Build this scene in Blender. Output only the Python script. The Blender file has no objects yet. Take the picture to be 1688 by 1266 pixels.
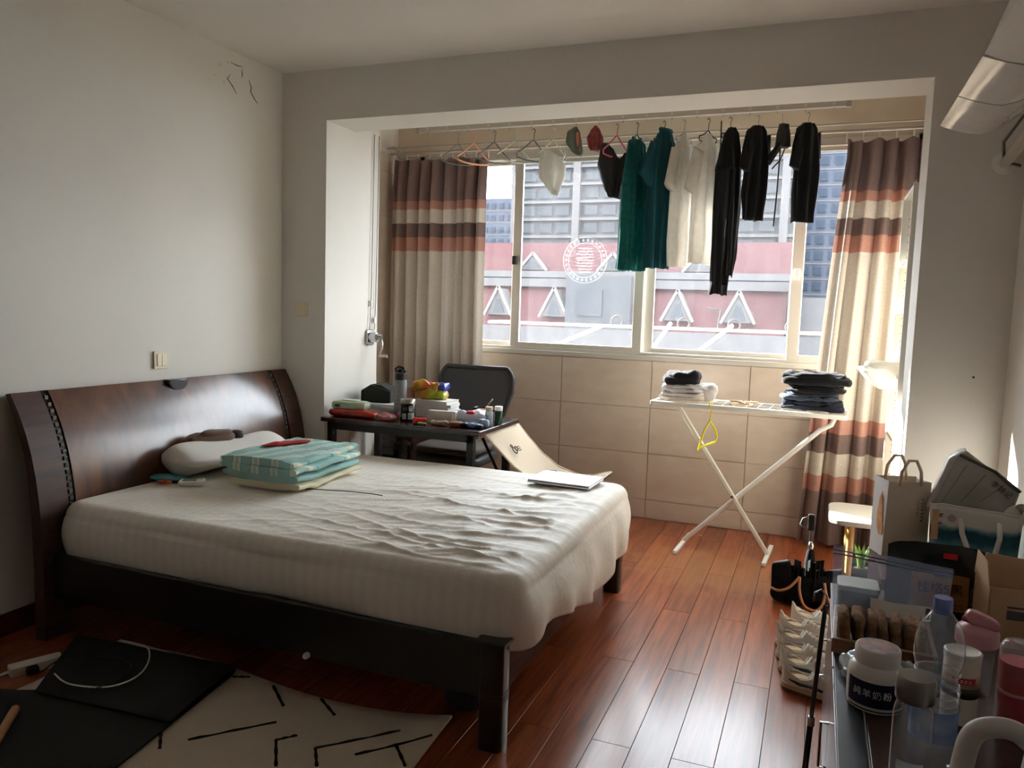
import bpy, math, random
from mathutils import Vector, Matrix, noise
random.seed(7)
PI = math.pi
scene = bpy.context.scene
COL = scene.collection

# ------------------------------------------------------------------ camera
F_PX, YAW, PITCH, ROLL, CAM_H = 1270.75, 0.37619, -0.09496, 0.03261, 1.375
cam_data = bpy.data.cameras.new('camera')
cam_data.sensor_fit = 'HORIZONTAL'
cam_data.sensor_width = 36.0
cam_data.lens = 36.0 * F_PX / 1688.0
cam_data.clip_start = 0.05
cam_data.clip_end = 400
cam = bpy.data.objects.new('camera', cam_data)
COL.objects.link(cam)
_f = Vector((-math.sin(YAW), math.cos(YAW), 0)); _r = Vector((math.cos(YAW), math.sin(YAW), 0)); _u = Vector((0, 0, 1))
fw = math.cos(PITCH) * _f + math.sin(PITCH) * _u
u2 = -math.sin(PITCH) * _f + math.cos(PITCH) * _u
rt = math.cos(ROLL) * _r + math.sin(ROLL) * u2
up = -math.sin(ROLL) * _r + math.cos(ROLL) * u2
cam.matrix_world = Matrix(((rt.x, up.x, -fw.x, 0), (rt.y, up.y, -fw.y, 0), (rt.z, up.z, -fw.z, CAM_H), (0, 0, 0, 1)))
scene.camera = cam

# ------------------------------------------------------------------ sky, sun, exposure
world = bpy.data.worlds.new('hazy_sky'); scene.world = world
world.use_nodes = True
_bg = world.node_tree.nodes['Background']
_bg.inputs[0].default_value = (0.86, 0.93, 1.0, 1)
_bg.inputs[1].default_value = 10.5
sun_data = bpy.data.lights.new('sun', 'SUN')
sun_data.energy = 50.0; sun_data.angle = math.radians(0.8); sun_data.color = (1.0, 0.96, 0.91)
sun = bpy.data.objects.new('sun', sun_data); COL.objects.link(sun)
sun.rotation_euler = Vector((1.9, -1.0, -0.9)).to_track_quat('-Z', 'Y').to_euler()
scene.view_settings.view_transform = 'Standard'
scene.view_settings.look = 'None'
scene.view_settings.exposure = 0.45
scene.view_settings.gamma = 1.0
scene.view_settings.use_curve_mapping = False
scene.cycles.max_bounces = 12
scene.cycles.diffuse_bounces = 8
scene.cycles.transparent_max_bounces = 24
scene.cycles.sample_clamp_indirect = 6.0
scene.cycles.caustics_reflective = False
scene.cycles.caustics_refractive = False

# ------------------------------------------------------------------ helpers
def lin(c):
    def f(v):
        v = v / 255.0
        return v / 12.92 if v <= 0.04045 else ((v + 0.055) / 1.055) ** 2.4
    return (f(c[0]), f(c[1]), f(c[2]), 1.0)

MATS = {}
def mat(name, col=(128, 128, 128), rough=0.6, metal=0.0, spec=0.5, noise_s=0, noise_a=0.12, bump_s=0, bump=0.1,
        col2=None, trans=0.0, alpha=1.0, coat=0.0, coat_r=0.1, translucent=0.0, stretch=(1, 1, 1), ior=1.45, sheen=0.0, emit=0):
    if name in MATS: return MATS[name]
    m = bpy.data.materials.new(name); m.use_nodes = True
    nt = m.node_tree; N = nt.nodes; L = nt.links
    b = N['Principled BSDF']
    b.inputs['Base Color'].default_value = lin(col)
    b.inputs['Roughness'].default_value = rough
    b.inputs['Metallic'].default_value = metal
    b.inputs['Specular IOR Level'].default_value = spec
    b.inputs['IOR'].default_value = ior
    b.inputs['Transmission Weight'].default_value = trans
    b.inputs['Alpha'].default_value = alpha
    b.inputs['Coat Weight'].default_value = coat
    b.inputs['Coat Roughness'].default_value = coat_r
    if sheen: b.inputs['Sheen Weight'].default_value = sheen
    if noise_s or bump_s:
        tc = N.new('ShaderNodeTexCoord'); mp = N.new('ShaderNodeMapping')
        mp.inputs['Scale'].default_value = stretch
        L.new(tc.outputs['Object'], mp.inputs[0])
    if noise_s:
        nz = N.new('ShaderNodeTexNoise'); nz.inputs['Scale'].default_value = noise_s; nz.inputs['Detail'].default_value = 5
        L.new(mp.outputs[0], nz.inputs['Vector'])
        rp = N.new('ShaderNodeValToRGB')
        c1 = lin(col); c2 = lin(col2) if col2 else tuple(v * (1 - noise_a * 2) for v in c1[:3]) + (1,)
        rp.color_ramp.elements[0].position = 0.3; rp.color_ramp.elements[1].position = 0.7
        rp.color_ramp.elements[0].color = c2; rp.color_ramp.elements[1].color = c1
        L.new(nz.outputs[0], rp.inputs[0]); L.new(rp.outputs[0], b.inputs['Base Color'])
    if bump_s:
        bz = N.new('ShaderNodeTexNoise'); bz.inputs['Scale'].default_value = bump_s; bz.inputs['Detail'].default_value = 4
        L.new(mp.outputs[0], bz.inputs['Vector'])
        bp = N.new('ShaderNodeBump'); bp.inputs['Strength'].default_value = bump; bp.inputs['Distance'].default_value = 0.01
        L.new(bz.outputs[0], bp.inputs['Height']); L.new(bp.outputs[0], b.inputs['Normal'])
    if translucent:
        tr = N.new('ShaderNodeBsdfTranslucent'); tr.inputs[0].default_value = lin(col)
        if noise_s: L.new(rp.outputs[0], tr.inputs[0])
        mx = N.new('ShaderNodeMixShader'); mx.inputs[0].default_value = translucent
        L.new(b.outputs[0], mx.inputs[1]); L.new(tr.outputs[0], mx.inputs[2])
        L.new(mx.outputs[0], N['Material Output'].inputs[0])
    MATS[name] = m
    return m

def facing_gloss(N, L, k):
    w = N.new('ShaderNodeLayerWeight'); w.inputs[0].default_value = .5
    p_ = N.new('ShaderNodeMath'); p_.operation = 'POWER'; p_.inputs[1].default_value = 4.0; L.new(w.outputs['Facing'], p_.inputs[0])
    a = N.new('ShaderNodeMath'); a.operation = 'MULTIPLY_ADD'; a.inputs[1].default_value = k; a.inputs[2].default_value = .035; L.new(p_.outputs[0], a.inputs[0])
    return a
def clearfilm(name, col, opacity, rough=0.15, k=.55):
    """thin clear plastic film: transparent mixed with a glossy coat and a little translucency"""
    if name in MATS: return MATS[name]
    m = bpy.data.materials.new(name); m.use_nodes = True
    nt = m.node_tree; N = nt.nodes; L = nt.links; N.remove(N['Principled BSDF'])
    t = N.new('ShaderNodeBsdfTransparent'); t.inputs[0].default_value = (0.97, 0.98, 0.99, 1)
    g = N.new('ShaderNodeBsdfGlossy'); g.inputs['Roughness'].default_value = rough
    d = N.new('ShaderNodeBsdfTranslucent'); d.inputs[0].default_value = lin(col)
    df = N.new('ShaderNodeBsdfDiffuse'); df.inputs[0].default_value = lin(col)
    a = N.new('ShaderNodeAddShader'); mx0 = N.new('ShaderNodeMixShader'); mx0.inputs[0].default_value = 0.5
    L.new(d.outputs[0], mx0.inputs[1]); L.new(df.outputs[0], mx0.inputs[2])
    mx = N.new('ShaderNodeMixShader'); mx.inputs[0].default_value = opacity
    L.new(t.outputs[0], mx.inputs[1]); L.new(mx0.outputs[0], mx.inputs[2])
    lw = facing_gloss(N, L, k)
    mx2 = N.new('ShaderNodeMixShader'); L.new(lw.outputs[0], mx2.inputs[0])
    L.new(mx.outputs[0], mx2.inputs[1]); L.new(g.outputs[0], mx2.inputs[2])
    L.new(mx2.outputs[0], N['Material Output'].inputs[0])
    MATS[name] = m
    return m

class MB:
    def __init__(s): s.v = []; s.f = []
    def add(s, vs, fs):
        o = len(s.v); s.v += [tuple(p) for p in vs]; s.f += [tuple(i + o for i in f) for f in fs]; return s
    def box(s, x0, x1, y0, y1, z0, z1):
        return s.add([(x0,y0,z0),(x1,y0,z0),(x1,y1,z0),(x0,y1,z0),(x0,y0,z1),(x1,y0,z1),(x1,y1,z1),(x0,y1,z1)],
                     [(0,3,2,1),(4,5,6,7),(0,1,5,4),(1,2,6,5),(2,3,7,6),(3,0,4,7)])
    def bar(s, a, b, w, h, upv=(0, 0, 1)):
        """square bar between two points"""
        a = Vector(a); b = Vector(b); d = (b - a).normalized(); u = Vector(upv)
        sd = d.cross(u)
        if sd.length < 1e-4: sd = d.cross(Vector((0, 1, 0)))
        sd.normalize(); n = sd.cross(d).normalized()
        vs = []
        for p in (a, b):
            for i, j in ((-1, -1), (1, -1), (1, 1), (-1, 1)): vs.append(p + sd * (w / 2 * i) + n * (h / 2 * j))
        return s.add(vs, [(3,2,1,0),(4,5,6,7),(0,1,5,4),(1,2,6,5),(2,3,7,6),(3,0,4,7)])
    def tube(s, pts, r, n=8, closed=False, cap=True):
        pts = [Vector(p) for p in pts]; m = len(pts)
        rs = r if isinstance(r, (list, tuple)) else [r] * m
        rings = []; nrm = None
        for i, p in enumerate(pts):
            if closed: t = pts[(i + 1) % m] - pts[i - 1]
            else: t = pts[min(i + 1, m - 1)] - pts[max(i - 1, 0)]
            if t.length < 1e-9: t = Vector((0, 0, 1))
            t.normalize()
            if nrm is None:
                nrm = t.orthogonal().normalized()
            else:
                nrm = nrm - t * nrm.dot(t)
                nrm = nrm.normalized() if nrm.length > 1e-6 else t.orthogonal().normalized()
            bn = t.cross(nrm)
            rings.append([p + (nrm * math.cos(2 * PI * k / n) + bn * math.sin(2 * PI * k / n)) * rs[i] for k in range(n)])
        vs = [q for rg in rings for q in rg]; fs = []
        for i in range(m if closed else m - 1):
            j = (i + 1) % m
            for k in range(n):
                fs.append((i * n + k, i * n + (k + 1) % n, j * n + (k + 1) % n, j * n + k))
        if cap and not closed:
            fs.append(tuple(range(n))[::-1]); fs.append(tuple((m - 1) * n + k for k in range(n)))
        return s.add(vs, fs)
    def cyl(s, a, b, r0, r1=None, n=16): return s.tube([a, b], [r0, r0 if r1 is None else r1], n)
    def lathe(s, prof, n=28, c=(0, 0, 0)):
        vs = []; fs = []; m = len(prof)
        for r, z in prof:
            for k in range(n): vs.append((c[0] + r * math.cos(2*PI*k/n), c[1] + r * math.sin(2*PI*k/n), c[2] + z))
        for i in range(m - 1):
            for k in range(n): fs.append((i*n+k, i*n+(k+1)%n, (i+1)*n+(k+1)%n, (i+1)*n+k))
        if prof[0][0] > 1e-5: fs.append(tuple(range(n))[::-1])
        if prof[-1][0] > 1e-5: fs.append(tuple((m-1)*n+k for k in range(n)))
        return s.add(vs, fs)
    def prism(s, poly, a0, a1, axis='y'):
        """extrude a 2-D outline along an axis: 'y' poly=(x,z), 'x' poly=(y,z), 'z' poly=(x,y)"""
        n = len(poly); mk = {'y': lambda p, t: (p[0], t, p[1]), 'x': lambda p, t: (t, p[0], p[1]), 'z': lambda p, t: (p[0], p[1], t)}[axis]
        vs = [mk(p, a0) for p in poly] + [mk(p, a1) for p in poly]
        fs = [tuple(range(n)), tuple(range(2 * n - 1, n - 1, -1))] + [(i, n + i, n + (i+1) % n, (i+1) % n) for i in range(n)]
        return s.add(vs, fs)
    def grid(s, fn, nu, nv, cu=False):
        vs = [fn(i / (nu if cu else nu - 1), j / (nv - 1)) for j in range(nv) for i in range(nu)]; fs = []
        for j in range(nv - 1):
            for i in range(nu if cu else nu - 1):
                k = (i + 1) % nu
                fs.append((j*nu+i, j*nu+k, (j+1)*nu+k, (j+1)*nu+i))
        return s.add(vs, fs)
    def build(s, name, m, parent=None, smooth=False, bevel=0, solid=0, loc=None, rot=None, seg=2, sub=0):
        me = bpy.data.meshes.new(name); me.from_pydata(s.v, [], s.f); me.update()
        import bmesh
        bm = bmesh.new(); bm.from_mesh(me); bmesh.ops.recalc_face_normals(bm, faces=bm.faces); bm.to_mesh(me); bm.free()
        return mkobj(name, me, m, parent, smooth, bevel, solid, loc, rot, seg, sub)

def mkobj(name, me, m, parent=None, smooth=False, bevel=0, solid=0, loc=None, rot=None, seg=2, sub=0):
    if m: me.materials.append(m) if len(me.materials) == 0 else None
    if smooth:
        me.polygons.foreach_set('use_smooth', [True] * len(me.polygons))
        if smooth == 'auto':
            try: me.set_sharp_from_angle(angle=math.radians(38))
            except Exception: pass
    o = bpy.data.objects.new(name, me); COL.objects.link(o)
    if parent: o.parent = parent
    if loc: o.location = loc
    if rot: o.rotation_euler = rot
    if solid:
        md = o.modifiers.new('thick', 'SOLIDIFY'); md.thickness = solid; md.offset = 0
    if bevel:
        md = o.modifiers.new('edge', 'BEVEL'); md.width = bevel; md.segments = seg; md.limit_method = 'ANGLE'
    if sub:
        md = o.modifiers.new('sub', 'SUBSURF'); md.levels = sub; md.render_levels = sub
    return o

def tag(o, label, cat, group=None, kind=None):
    o['label'] = label; o['category'] = cat
    if group: o['group'] = group
    if kind: o['kind'] = kind
    return o
def thing(name, label, cat, loc=(0, 0, 0), rz=0, group=None):
    o = bpy.data.objects.new(name, None); COL.objects.link(o); o.empty_display_size = 0.05
    o.location = loc; o.rotation_euler = (0, 0, rz)
    return tag(o, label, cat, group)
def struct(o, label=None):
    o['kind'] = 'structure'
    if label: o['label'] = label
    return o
def sgn(v): return -1.0 if v < 0 else 1.0
def nz(p, s=1.0, seed=0): return noise.noise(Vector((p[0] * s + seed * 3.7, p[1] * s - seed * 1.9, p[2] * s + seed * 5.3)))
def soft(sx, sy, sz, e1=0.5, e2=0.4, amp=0.0, freq=10.0, seed=0, nu=36, nv=18, flat=0.0, mb=None, c=(0, 0, 0), rz=0):
    """cushion-like super-ellipsoid standing on z = 0, crumpled by noise"""
    vs = []; fs = []
    cr, sr = math.cos(rz), math.sin(rz)
    for j in range(nv + 1):
        la = -PI / 2 + PI * j / nv
        for i in range(nu):
            lo = 2 * PI * i / nu
            cl, sl = math.cos(la), math.sin(la); co, so = math.cos(lo), math.sin(lo)
            k = abs(cl) ** e1
            p = [sx / 2 * k * sgn(co) * abs(co) ** e2, sy / 2 * k * sgn(so) * abs(so) ** e2, sz / 2 * sgn(sl) * abs(sl) ** e1]
            if amp:
                d = nz(p, freq, seed) + 0.5 * nz(p, freq * 2.3, seed + 4)
                q = Vector(p); n = Vector((p[0] / sx ** 2, p[1] / sy ** 2, p[2] / sz ** 2))
                if n.length > 0: n.normalize()
                fl = 1 if p[2] > -sz * 0.42 else 0.15
                q += n * d * amp * fl; p = list(q)
            p[2] = max(p[2] + sz / 2, 0.0)
            x, y = p[0] * cr - p[1] * sr, p[0] * sr + p[1] * cr
            vs.append((x + c[0], y + c[1], p[2] + c[2]))
    for j in range(nv):
        for i in range(nu):
            k = (i + 1) % nu
            fs.append((j*nu+i, j*nu+k, (j+1)*nu+k, (j+1)*nu+i))
    return (mb or MB()).add(vs, fs)
def text(name, s, size, loc, rot, m, parent=None, align='CENTER', ext=0.0006):
    cu = bpy.data.curves.new(name, 'FONT'); cu.body = s; cu.size = size; cu.extrude = ext
    cu.align_x = align; cu.align_y = 'CENTER'; cu.materials.append(m)
    o = bpy.data.objects.new(name, cu); COL.objects.link(o); o.location = loc; o.rotation_euler = rot
    dg = bpy.context.evaluated_depsgraph_get(); me = bpy.data.meshes.new_from_object(o.evaluated_get(dg)); me.name = name
    bpy.data.objects.remove(o); o = bpy.data.objects.new(name, me); COL.objects.link(o); o.location = loc; o.rotation_euler = rot
    if parent: o.parent = parent
    return o
def arc(cx, cy, r, a0, a1, n): return [(cx + r * math.cos(a0 + (a1 - a0) * i / (n - 1)), cy + r * math.sin(a0 + (a1 - a0) * i / (n - 1))) for i in range(n)]
def rrect(x0, x1, y0, y1, r, n=5):
    return arc(x1-r, y1-r, r, 0, PI/2, n) + arc(x0+r, y1-r, r, PI/2, PI, n) + arc(x0+r, y0+r, r, PI, 1.5*PI, n) + arc(x1-r, y0+r, r, 1.5*PI, 2*PI, n)
def smoothpts(P, n=8):
    out = []
    for i in range(len(P) - 1):
        p0, p1, p2, p3 = (Vector(P[max(i-1, 0)]), Vector(P[i]), Vector(P[i+1]), Vector(P[min(i+2, len(P)-1)]))
        for k in range(n):
            t = k / n; out.append(tuple(.5 * ((2*p1) + (-p0+p2)*t + (2*p0-5*p1+4*p2-p3)*t*t + (-p0+3*p1-3*p2+p3)*t**3)))
    out.append(P[-1]); return out
def copy_tree(o, parent=None):
    c = o.copy(); COL.objects.link(c)
    if parent: c.parent = parent
    for ch in list(o.children): copy_tree(ch, c)
    return c

# ------------------------------------------------------------------ common materials
W_WALL = mat('white_wall_paint', (226, 222, 214), 0.75, spec=0.3, noise_s=2.5, noise_a=0.02, bump_s=180, bump=0.05)
W_CEIL = mat('ceiling_paint', (224, 220, 213), 0.8, spec=0.2)
W_CREAM = mat('cream_plaster', (222, 210, 192), 0.8, spec=0.2, noise_s=6, noise_a=0.04)
GROUT = mat('tile_grout', (205, 192, 174), 0.8)
def tile_mat():
    m = mat('beige_wall_tile', (212, 199, 184), 0.32, spec=0.5, noise_s=7, col2=(204, 188, 170), stretch=(1.0, 1.0, 2.2))
    return m
BLACK = mat('black_plastic', (22, 22, 24), 0.45)
WHITEP = mat('white_plastic', (236, 235, 230), 0.35)
CHROME = mat('chrome_metal', (190, 190, 192), 0.22, metal=1.0)
ALU = mat('window_frame_cream', (200, 195, 185), 0.45, spec=0.5)

def wood(name, dark, light, scale=(14, 1.2, 14), rough=0.3, vary=0.25, coat=0.3, coat_r=0.12, rot=0, spec=0.5, bumpy=0.03, bands=0):
    if name in MATS: return MATS[name]
    m = bpy.data.materials.new(name); m.use_nodes = True
    nt = m.node_tree; N = nt.nodes; L = nt.links; b = N['Principled BSDF']
    tc = N.new('ShaderNodeTexCoord'); oi = N.new('ShaderNodeObjectInfo')
    mu = N.new('ShaderNodeMath'); mu.operation = 'MULTIPLY'; mu.inputs[1].default_value = 37.0
    ad = N.new('ShaderNodeVectorMath'); ad.operation = 'ADD'
    L.new(oi.outputs['Random'], mu.inputs[0]); L.new(tc.outputs['Object'], ad.inputs[0]); L.new(mu.outputs[0], ad.inputs[1])
    mp = N.new('ShaderNodeMapping'); mp.inputs['Scale'].default_value = scale; mp.inputs['Rotation'].default_value = (0, 0, rot) if not isinstance(rot, tuple) else rot
    L.new(ad.outputs[0], mp.inputs[0])
    n1 = N.new('ShaderNodeTexNoise'); n1.inputs['Scale'].default_value = 3.0; n1.inputs['Detail'].default_value = 8; n1.inputs['Distortion'].default_value = 0.6
    L.new(mp.outputs[0], n1.inputs['Vector'])
    rp = N.new('ShaderNodeValToRGB'); rp.color_ramp.elements[0].position = 0.3; rp.color_ramp.elements[1].position = 0.72
    rp.color_ramp.elements[0].color = lin(dark); rp.color_ramp.elements[1].color = lin(light)
    L.new(n1.outputs[0], rp.inputs[0])
    hs = N.new('ShaderNodeHueSaturation')
    mr = N.new('ShaderNodeMapRange'); mr.inputs[3].default_value = 1 - vary; mr.inputs[4].default_value = 1 + vary
    L.new(oi.outputs['Random'], mr.inputs[0]); L.new(mr.outputs[0], hs.inputs['Value']); L.new(rp.outputs[0], hs.inputs['Color'])
    L.new(hs.outputs[0], b.inputs['Base Color'])
    if bands:      # matched veneer leaves: flat diagonal strips of slightly different tone
        m2 = N.new('ShaderNodeMapping'); m2.inputs['Rotation'].default_value = (-.95, 0, 0); L.new(tc.outputs['Object'], m2.inputs[0])
        sx = N.new('ShaderNodeSeparateXYZ'); L.new(m2.outputs[0], sx.inputs[0])
        fl = N.new('ShaderNodeMath'); fl.operation = 'MULTIPLY'; fl.inputs[1].default_value = bands; L.new(sx.outputs['Z'], fl.inputs[0])
        f2 = N.new('ShaderNodeMath'); f2.operation = 'FLOOR'; L.new(fl.outputs[0], f2.inputs[0])
        wn = N.new('ShaderNodeTexWhiteNoise'); wn.noise_dimensions = '1D'; L.new(f2.outputs[0], wn.inputs['W'])
        r2 = N.new('ShaderNodeMapRange'); r2.inputs[3].default_value = .72; r2.inputs[4].default_value = 1.35; L.new(wn.outputs['Value'], r2.inputs[0])
        h2 = N.new('ShaderNodeHueSaturation'); L.new(r2.outputs[0], h2.inputs['Value']); L.new(hs.outputs[0], h2.inputs['Color']); L.new(h2.outputs[0], b.inputs['Base Color'])
    b.inputs['Roughness'].default_value = rough; b.inputs['Coat Weight'].default_value = coat; b.inputs['Coat Roughness'].default_value = coat_r
    b.inputs['Specular IOR Level'].default_value = spec
    bp = N.new('ShaderNodeBump'); bp.inputs['Strength'].default_value = bumpy; bp.inputs['Distance'].default_value = 0.005
    L.new(n1.outputs[0], bp.inputs['Height']); L.new(bp.outputs[0], b.inputs['Normal'])
    MATS[name] = m
    return m

# ================================================================== THE ROOM
XL, XR, YB, YT, ZC, YR = -2.99, 0.745, 3.787, 5.116, 2.70, -1.2
OPL, OPR, OPZ, BEAM_Y, WING_Y = -2.682, 0.385, 2.418, 4.074, 4.36

floor = struct(MB().box(XL - .1, XR + .1, YR - .1, YT + .1, -0.12, -0.014).build('floor', mat('floor_gap_dark', (38, 16, 10), 0.7)), 'reddish brown glossy wood plank floor')
FW = wood('red_brown_floor_board', (118, 54, 27), (180, 98, 56), (16, 0.9, 16), rough=0.30, vary=0.2, coat=0.35, coat_r=0.16)
def worn_patch(m, cx, cy, rx, ry, col):
    """a dull scuffed area of the boards, fixed to its place on the floor"""
    N = m.node_tree.nodes; L = m.node_tree.links; b = N['Principled BSDF']
    src = b.inputs['Base Color'].links[0].from_socket
    g = N.new('ShaderNodeNewGeometry'); mp = N.new('ShaderNodeMapping'); mp.inputs['Location'].default_value = (-cx / rx, -cy / ry, 0); mp.inputs['Scale'].default_value = (1 / rx, 1 / ry, 1)
    L.new(g.outputs['Position'], mp.inputs[0])
    ln = N.new('ShaderNodeVectorMath'); ln.operation = 'LENGTH'; L.new(mp.outputs[0], ln.inputs[0])
    nn = N.new('ShaderNodeTexNoise'); nn.inputs['Scale'].default_value = 7; nn.inputs['Detail'].default_value = 8; L.new(g.outputs['Position'], nn.inputs['Vector'])
    ad = N.new('ShaderNodeMath'); ad.operation = 'MULTIPLY_ADD'; ad.inputs[1].default_value = 1.6; L.new(nn.outputs[0], ad.inputs[0]); L.new(ln.outputs['Value'], ad.inputs[2])
    mr = N.new('ShaderNodeMapRange'); mr.inputs[1].default_value = 1.75; mr.inputs[2].default_value = 1.35; mr.inputs[3].default_value = 0; mr.inputs[4].default_value = .55; L.new(ad.outputs[0], mr.inputs[0])
    mx = N.new('ShaderNodeMix'); mx.data_type = 'RGBA'; L.new(mr.outputs[0], mx.inputs[0]); L.new(src, mx.inputs[6]); mx.inputs[7].default_value = lin(col)
    L.new(mx.outputs[2], b.inputs['Base Color'])
worn_patch(FW, -.45, 4.22, .55, .42, (176, 122, 78))
PW, PL = 0.1285, 1.224
plank_mesh = {}
k0 = int(math.floor((XL + 0.6) / PW)) - 1
for k in range(k0, 12):
    xa = max(-0.6 + k * PW, XL); xb = min(-0.6 + (k + 1) * PW, XR)
    if xb - xa < 0.01: continue
    y = (2.325 if k % 2 == 0 else 2.934) - 4 * PL
    while y < YT:
        ya, yb = max(y, 0.2), min(y + PL, YT)
        y += PL
        if yb - ya < 0.03: continue
        key = (round(xb - xa, 3), round(yb - ya, 3))
        if key not in plank_mesh:
            w, h = (xb - xa) / 2 - 0.0007, (yb - ya) / 2 - 0.0007
            c = 0.0008
            me = bpy.data.meshes.new('plank')
            me.from_pydata([(-w,-h,-.014),(w,-h,-.014),(w,h,-.014),(-w,h,-.014),(-w,-h,-c),(w,-h,-c),(w,h,-c),(-w,h,-c),(-w+c,-h+c,0),(w-c,-h+c,0),(w-c,h-c,0),(-w+c,h-c,0)], [],
                           [(0,1,5,4),(1,2,6,5),(2,3,7,6),(3,0,4,7),(4,5,9,8),(5,6,10,9),(6,7,11,10),(7,4,8,11),(8,9,10,11)])
            me.materials.append(FW); plank_mesh[key] = me
        o = bpy.data.objects.new('plank', plank_mesh[key]); COL.objects.link(o); o.parent = floor
        o.location = ((xa + xb) / 2, (ya + yb) / 2, 0)

struct(MB().box(XL - .1, XR + .1, YR - .1, 3.93, ZC, ZC + .1).build('ceiling', W_CEIL), 'plain white room ceiling')
struct(MB().box(XL - .1, XR + .1, 3.93, YT + .25, 2.78, 2.88).build('ceiling_bay', W_CREAM), 'cream ceiling of the window bay')
wl = struct(MB().box(XL - .12, XL, YR - .1, YT + .2, 0, 2.88).build('wall_left', W_WALL), 'white wall behind the bed headboard')
CRACK = mat('wall_crack_dark', (110, 100, 88), 0.9)
for pts in ([(3.36,2.575),(3.335,2.545),(3.37,2.52),(3.405,2.485)], [(3.50,2.585),(3.52,2.55),(3.515,2.525),(3.545,2.495),(3.575,2.475)], [(3.445,2.625),(3.45,2.60),(3.445,2.58)], [(3.36,2.637),(3.41,2.633),(3.455,2.64)]):
    MB().tube([(XL + .0005, a, b) for a, b in pts], [0.001] + [0.003] * (len(pts) - 2) + [0.001], 6).build('crack', CRACK, wl)
for (y, z, r) in ((3.28, 2.60, .012), (3.31, 2.52, .009), (3.34, 2.63, .008), (3.25, 2.54, .008)):
    MB().lathe([(r, 0), (r * .6, .001), (0, .0012)], 9).build('paint_flake', W_CREAM, wl, loc=(XL, y, z), rot=(0, PI/2, 0))
wb = bpy.data.objects.new('wall_back', None); COL.objects.link(wb); struct(wb, 'white wall with the wide opening to the window bay')
MB().box(XL, OPL, YB, WING_Y, 0, 2.78).build('wing_side', W_WALL, wb)
MB().box(OPR, XR, YB, BEAM_Y, 0, 2.78).build('wing_side', W_WALL, wb)
MB().box(OPL, OPR, YB, BEAM_Y, OPZ, 2.78).build('beam', W_WALL, wb)
struct(MB().box(XR, XR + .12, YR - .1, YT + .2, 0, 2.88).build('wall_right', W_WALL), 'white wall beside the cluttered cabinet')
MB().lathe([(.005, 0), (.003, .002), (0, .003)], 9).build('nail_mark', mat('nail_dark', (60, 54, 50), .7), wb, loc=(.625, YB, 1.155), rot=(PI/2, 0, 0))
# wall behind the camera, with the doorway of the room in it
wr = bpy.data.objects.new('wall_rear', None); COL.objects.link(wr); struct(wr, 'white wall behind the viewer with the closed brown door')
MB().box(XL, -1.75, YR - .12, YR, 0, ZC).build('wall_panel', W_WALL, wr)
MB().box(-0.85, XR, YR - .12, YR, 0, ZC).build('wall_panel', W_WALL, wr)
MB().box(-1.75, -0.85, YR - .12, YR, 2.05, ZC).build('wall_panel', W_WALL, wr)
MB().box(-1.75, -0.85, YR - .10, YR - .05, 0, 2.05).build('door_leaf', mat('door_brown', (92, 52, 34), .5), wr)
BB = wood('baseboard_red_brown', (70, 24, 12), (105, 42, 22), (2, 14, 14), rough=0.35, vary=0.05)
struct(MB().box(XL, XL + .015, YR, YB, 0, .09).build('baseboard_left', BB, bevel=0.004), 'dark red wooden skirting board')
struct(MB().box(XR - .015, XR, YR, YB, 0, .09).build('baseboard_right', BB, bevel=0.004), 'dark red wooden skirting board')

# ---- window wall: backing with the opening, tiles below and on the side of the bay
WX0, WX1, WZ0, WZ1 = -2.80, 0.50, 1.07, 2.475
ww = bpy.data.objects.new('wall_window', None); COL.objects.link(ww); struct(ww, 'beige tiled wall under the wide window')
YG = YT + 0.008
MB().box(XL, XR, YG, YT + .2, -0.01, WZ0).build('backing', GROUT, ww)
MB().box(XL, WX0, YG, YT + .2, WZ0, WZ1).build('backing', GROUT, ww)
MB().box(WX1, XR, YG, YT + .2, WZ0, WZ1).build('backing', GROUT, ww)
MB().box(XL, XR, YT, YT + .2, WZ1, 2.80).build('plaster_band', W_CREAM, ww)
TM = tile_mat()
rows = [(0.002, 0.13), (0.13, 0.445), (0.445, 0.755), (0.755, WZ0)]
xs = [XL, -2.91] + [-2.91 + 0.63 * i for i in range(1, 6)] + [XR]
def tile(parent, x0, x1, z0, z1):
    g = 0.0015
    MB().add([(x0+g, YG, z0+g), (x1-g, YG, z0+g), (x1-g, YG, z1-g), (x0+g, YG, z1-g), (x0+2*g, YT, z0+2*g), (x1-2*g, YT, z0+2*g), (x1-2*g, YT, z1-2*g), (x0+2*g, YT, z1-2*g)],
             [(4,5,6,7),(0,1,5,4),(1,2,6,5),(2,3,7,6),(3,0,4,7)]).build('tile', TM, parent)
for (a, b) in rows:
    for i in range(len(xs) - 1):
        if xs[i + 1] - xs[i] > 0.02: tile(ww, xs[i], xs[i + 1], a, b)
for (a, b) in ((WZ0, 1.40), (1.40, 1.715), (1.715, 2.03), (2.03, 2.345), (2.345, WZ1)):
    tile(ww, XL, WX0, a, b); tile(ww, WX1, XR, a, b)
wbl = struct(MB().box(XL - .005, XL + .002, WING_Y, YT, 0, 2.48).build('wall_bay', GROUT), 'beige tiled side wall of the window bay')
zz = [0.002, .13, .445, .755, 1.07, 1.40, 1.715, 2.03, 2.345, 2.48]
for i in range(len(zz) - 1):
    for (a, b) in ((WING_Y + .005, 4.72), (4.72, YT)):
        MB().box(XL + .002, XL + .010, a + .0015, b - .0015, zz[i] + .0015, zz[i + 1] - .0015).build('tile', TM, wbl)

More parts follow.
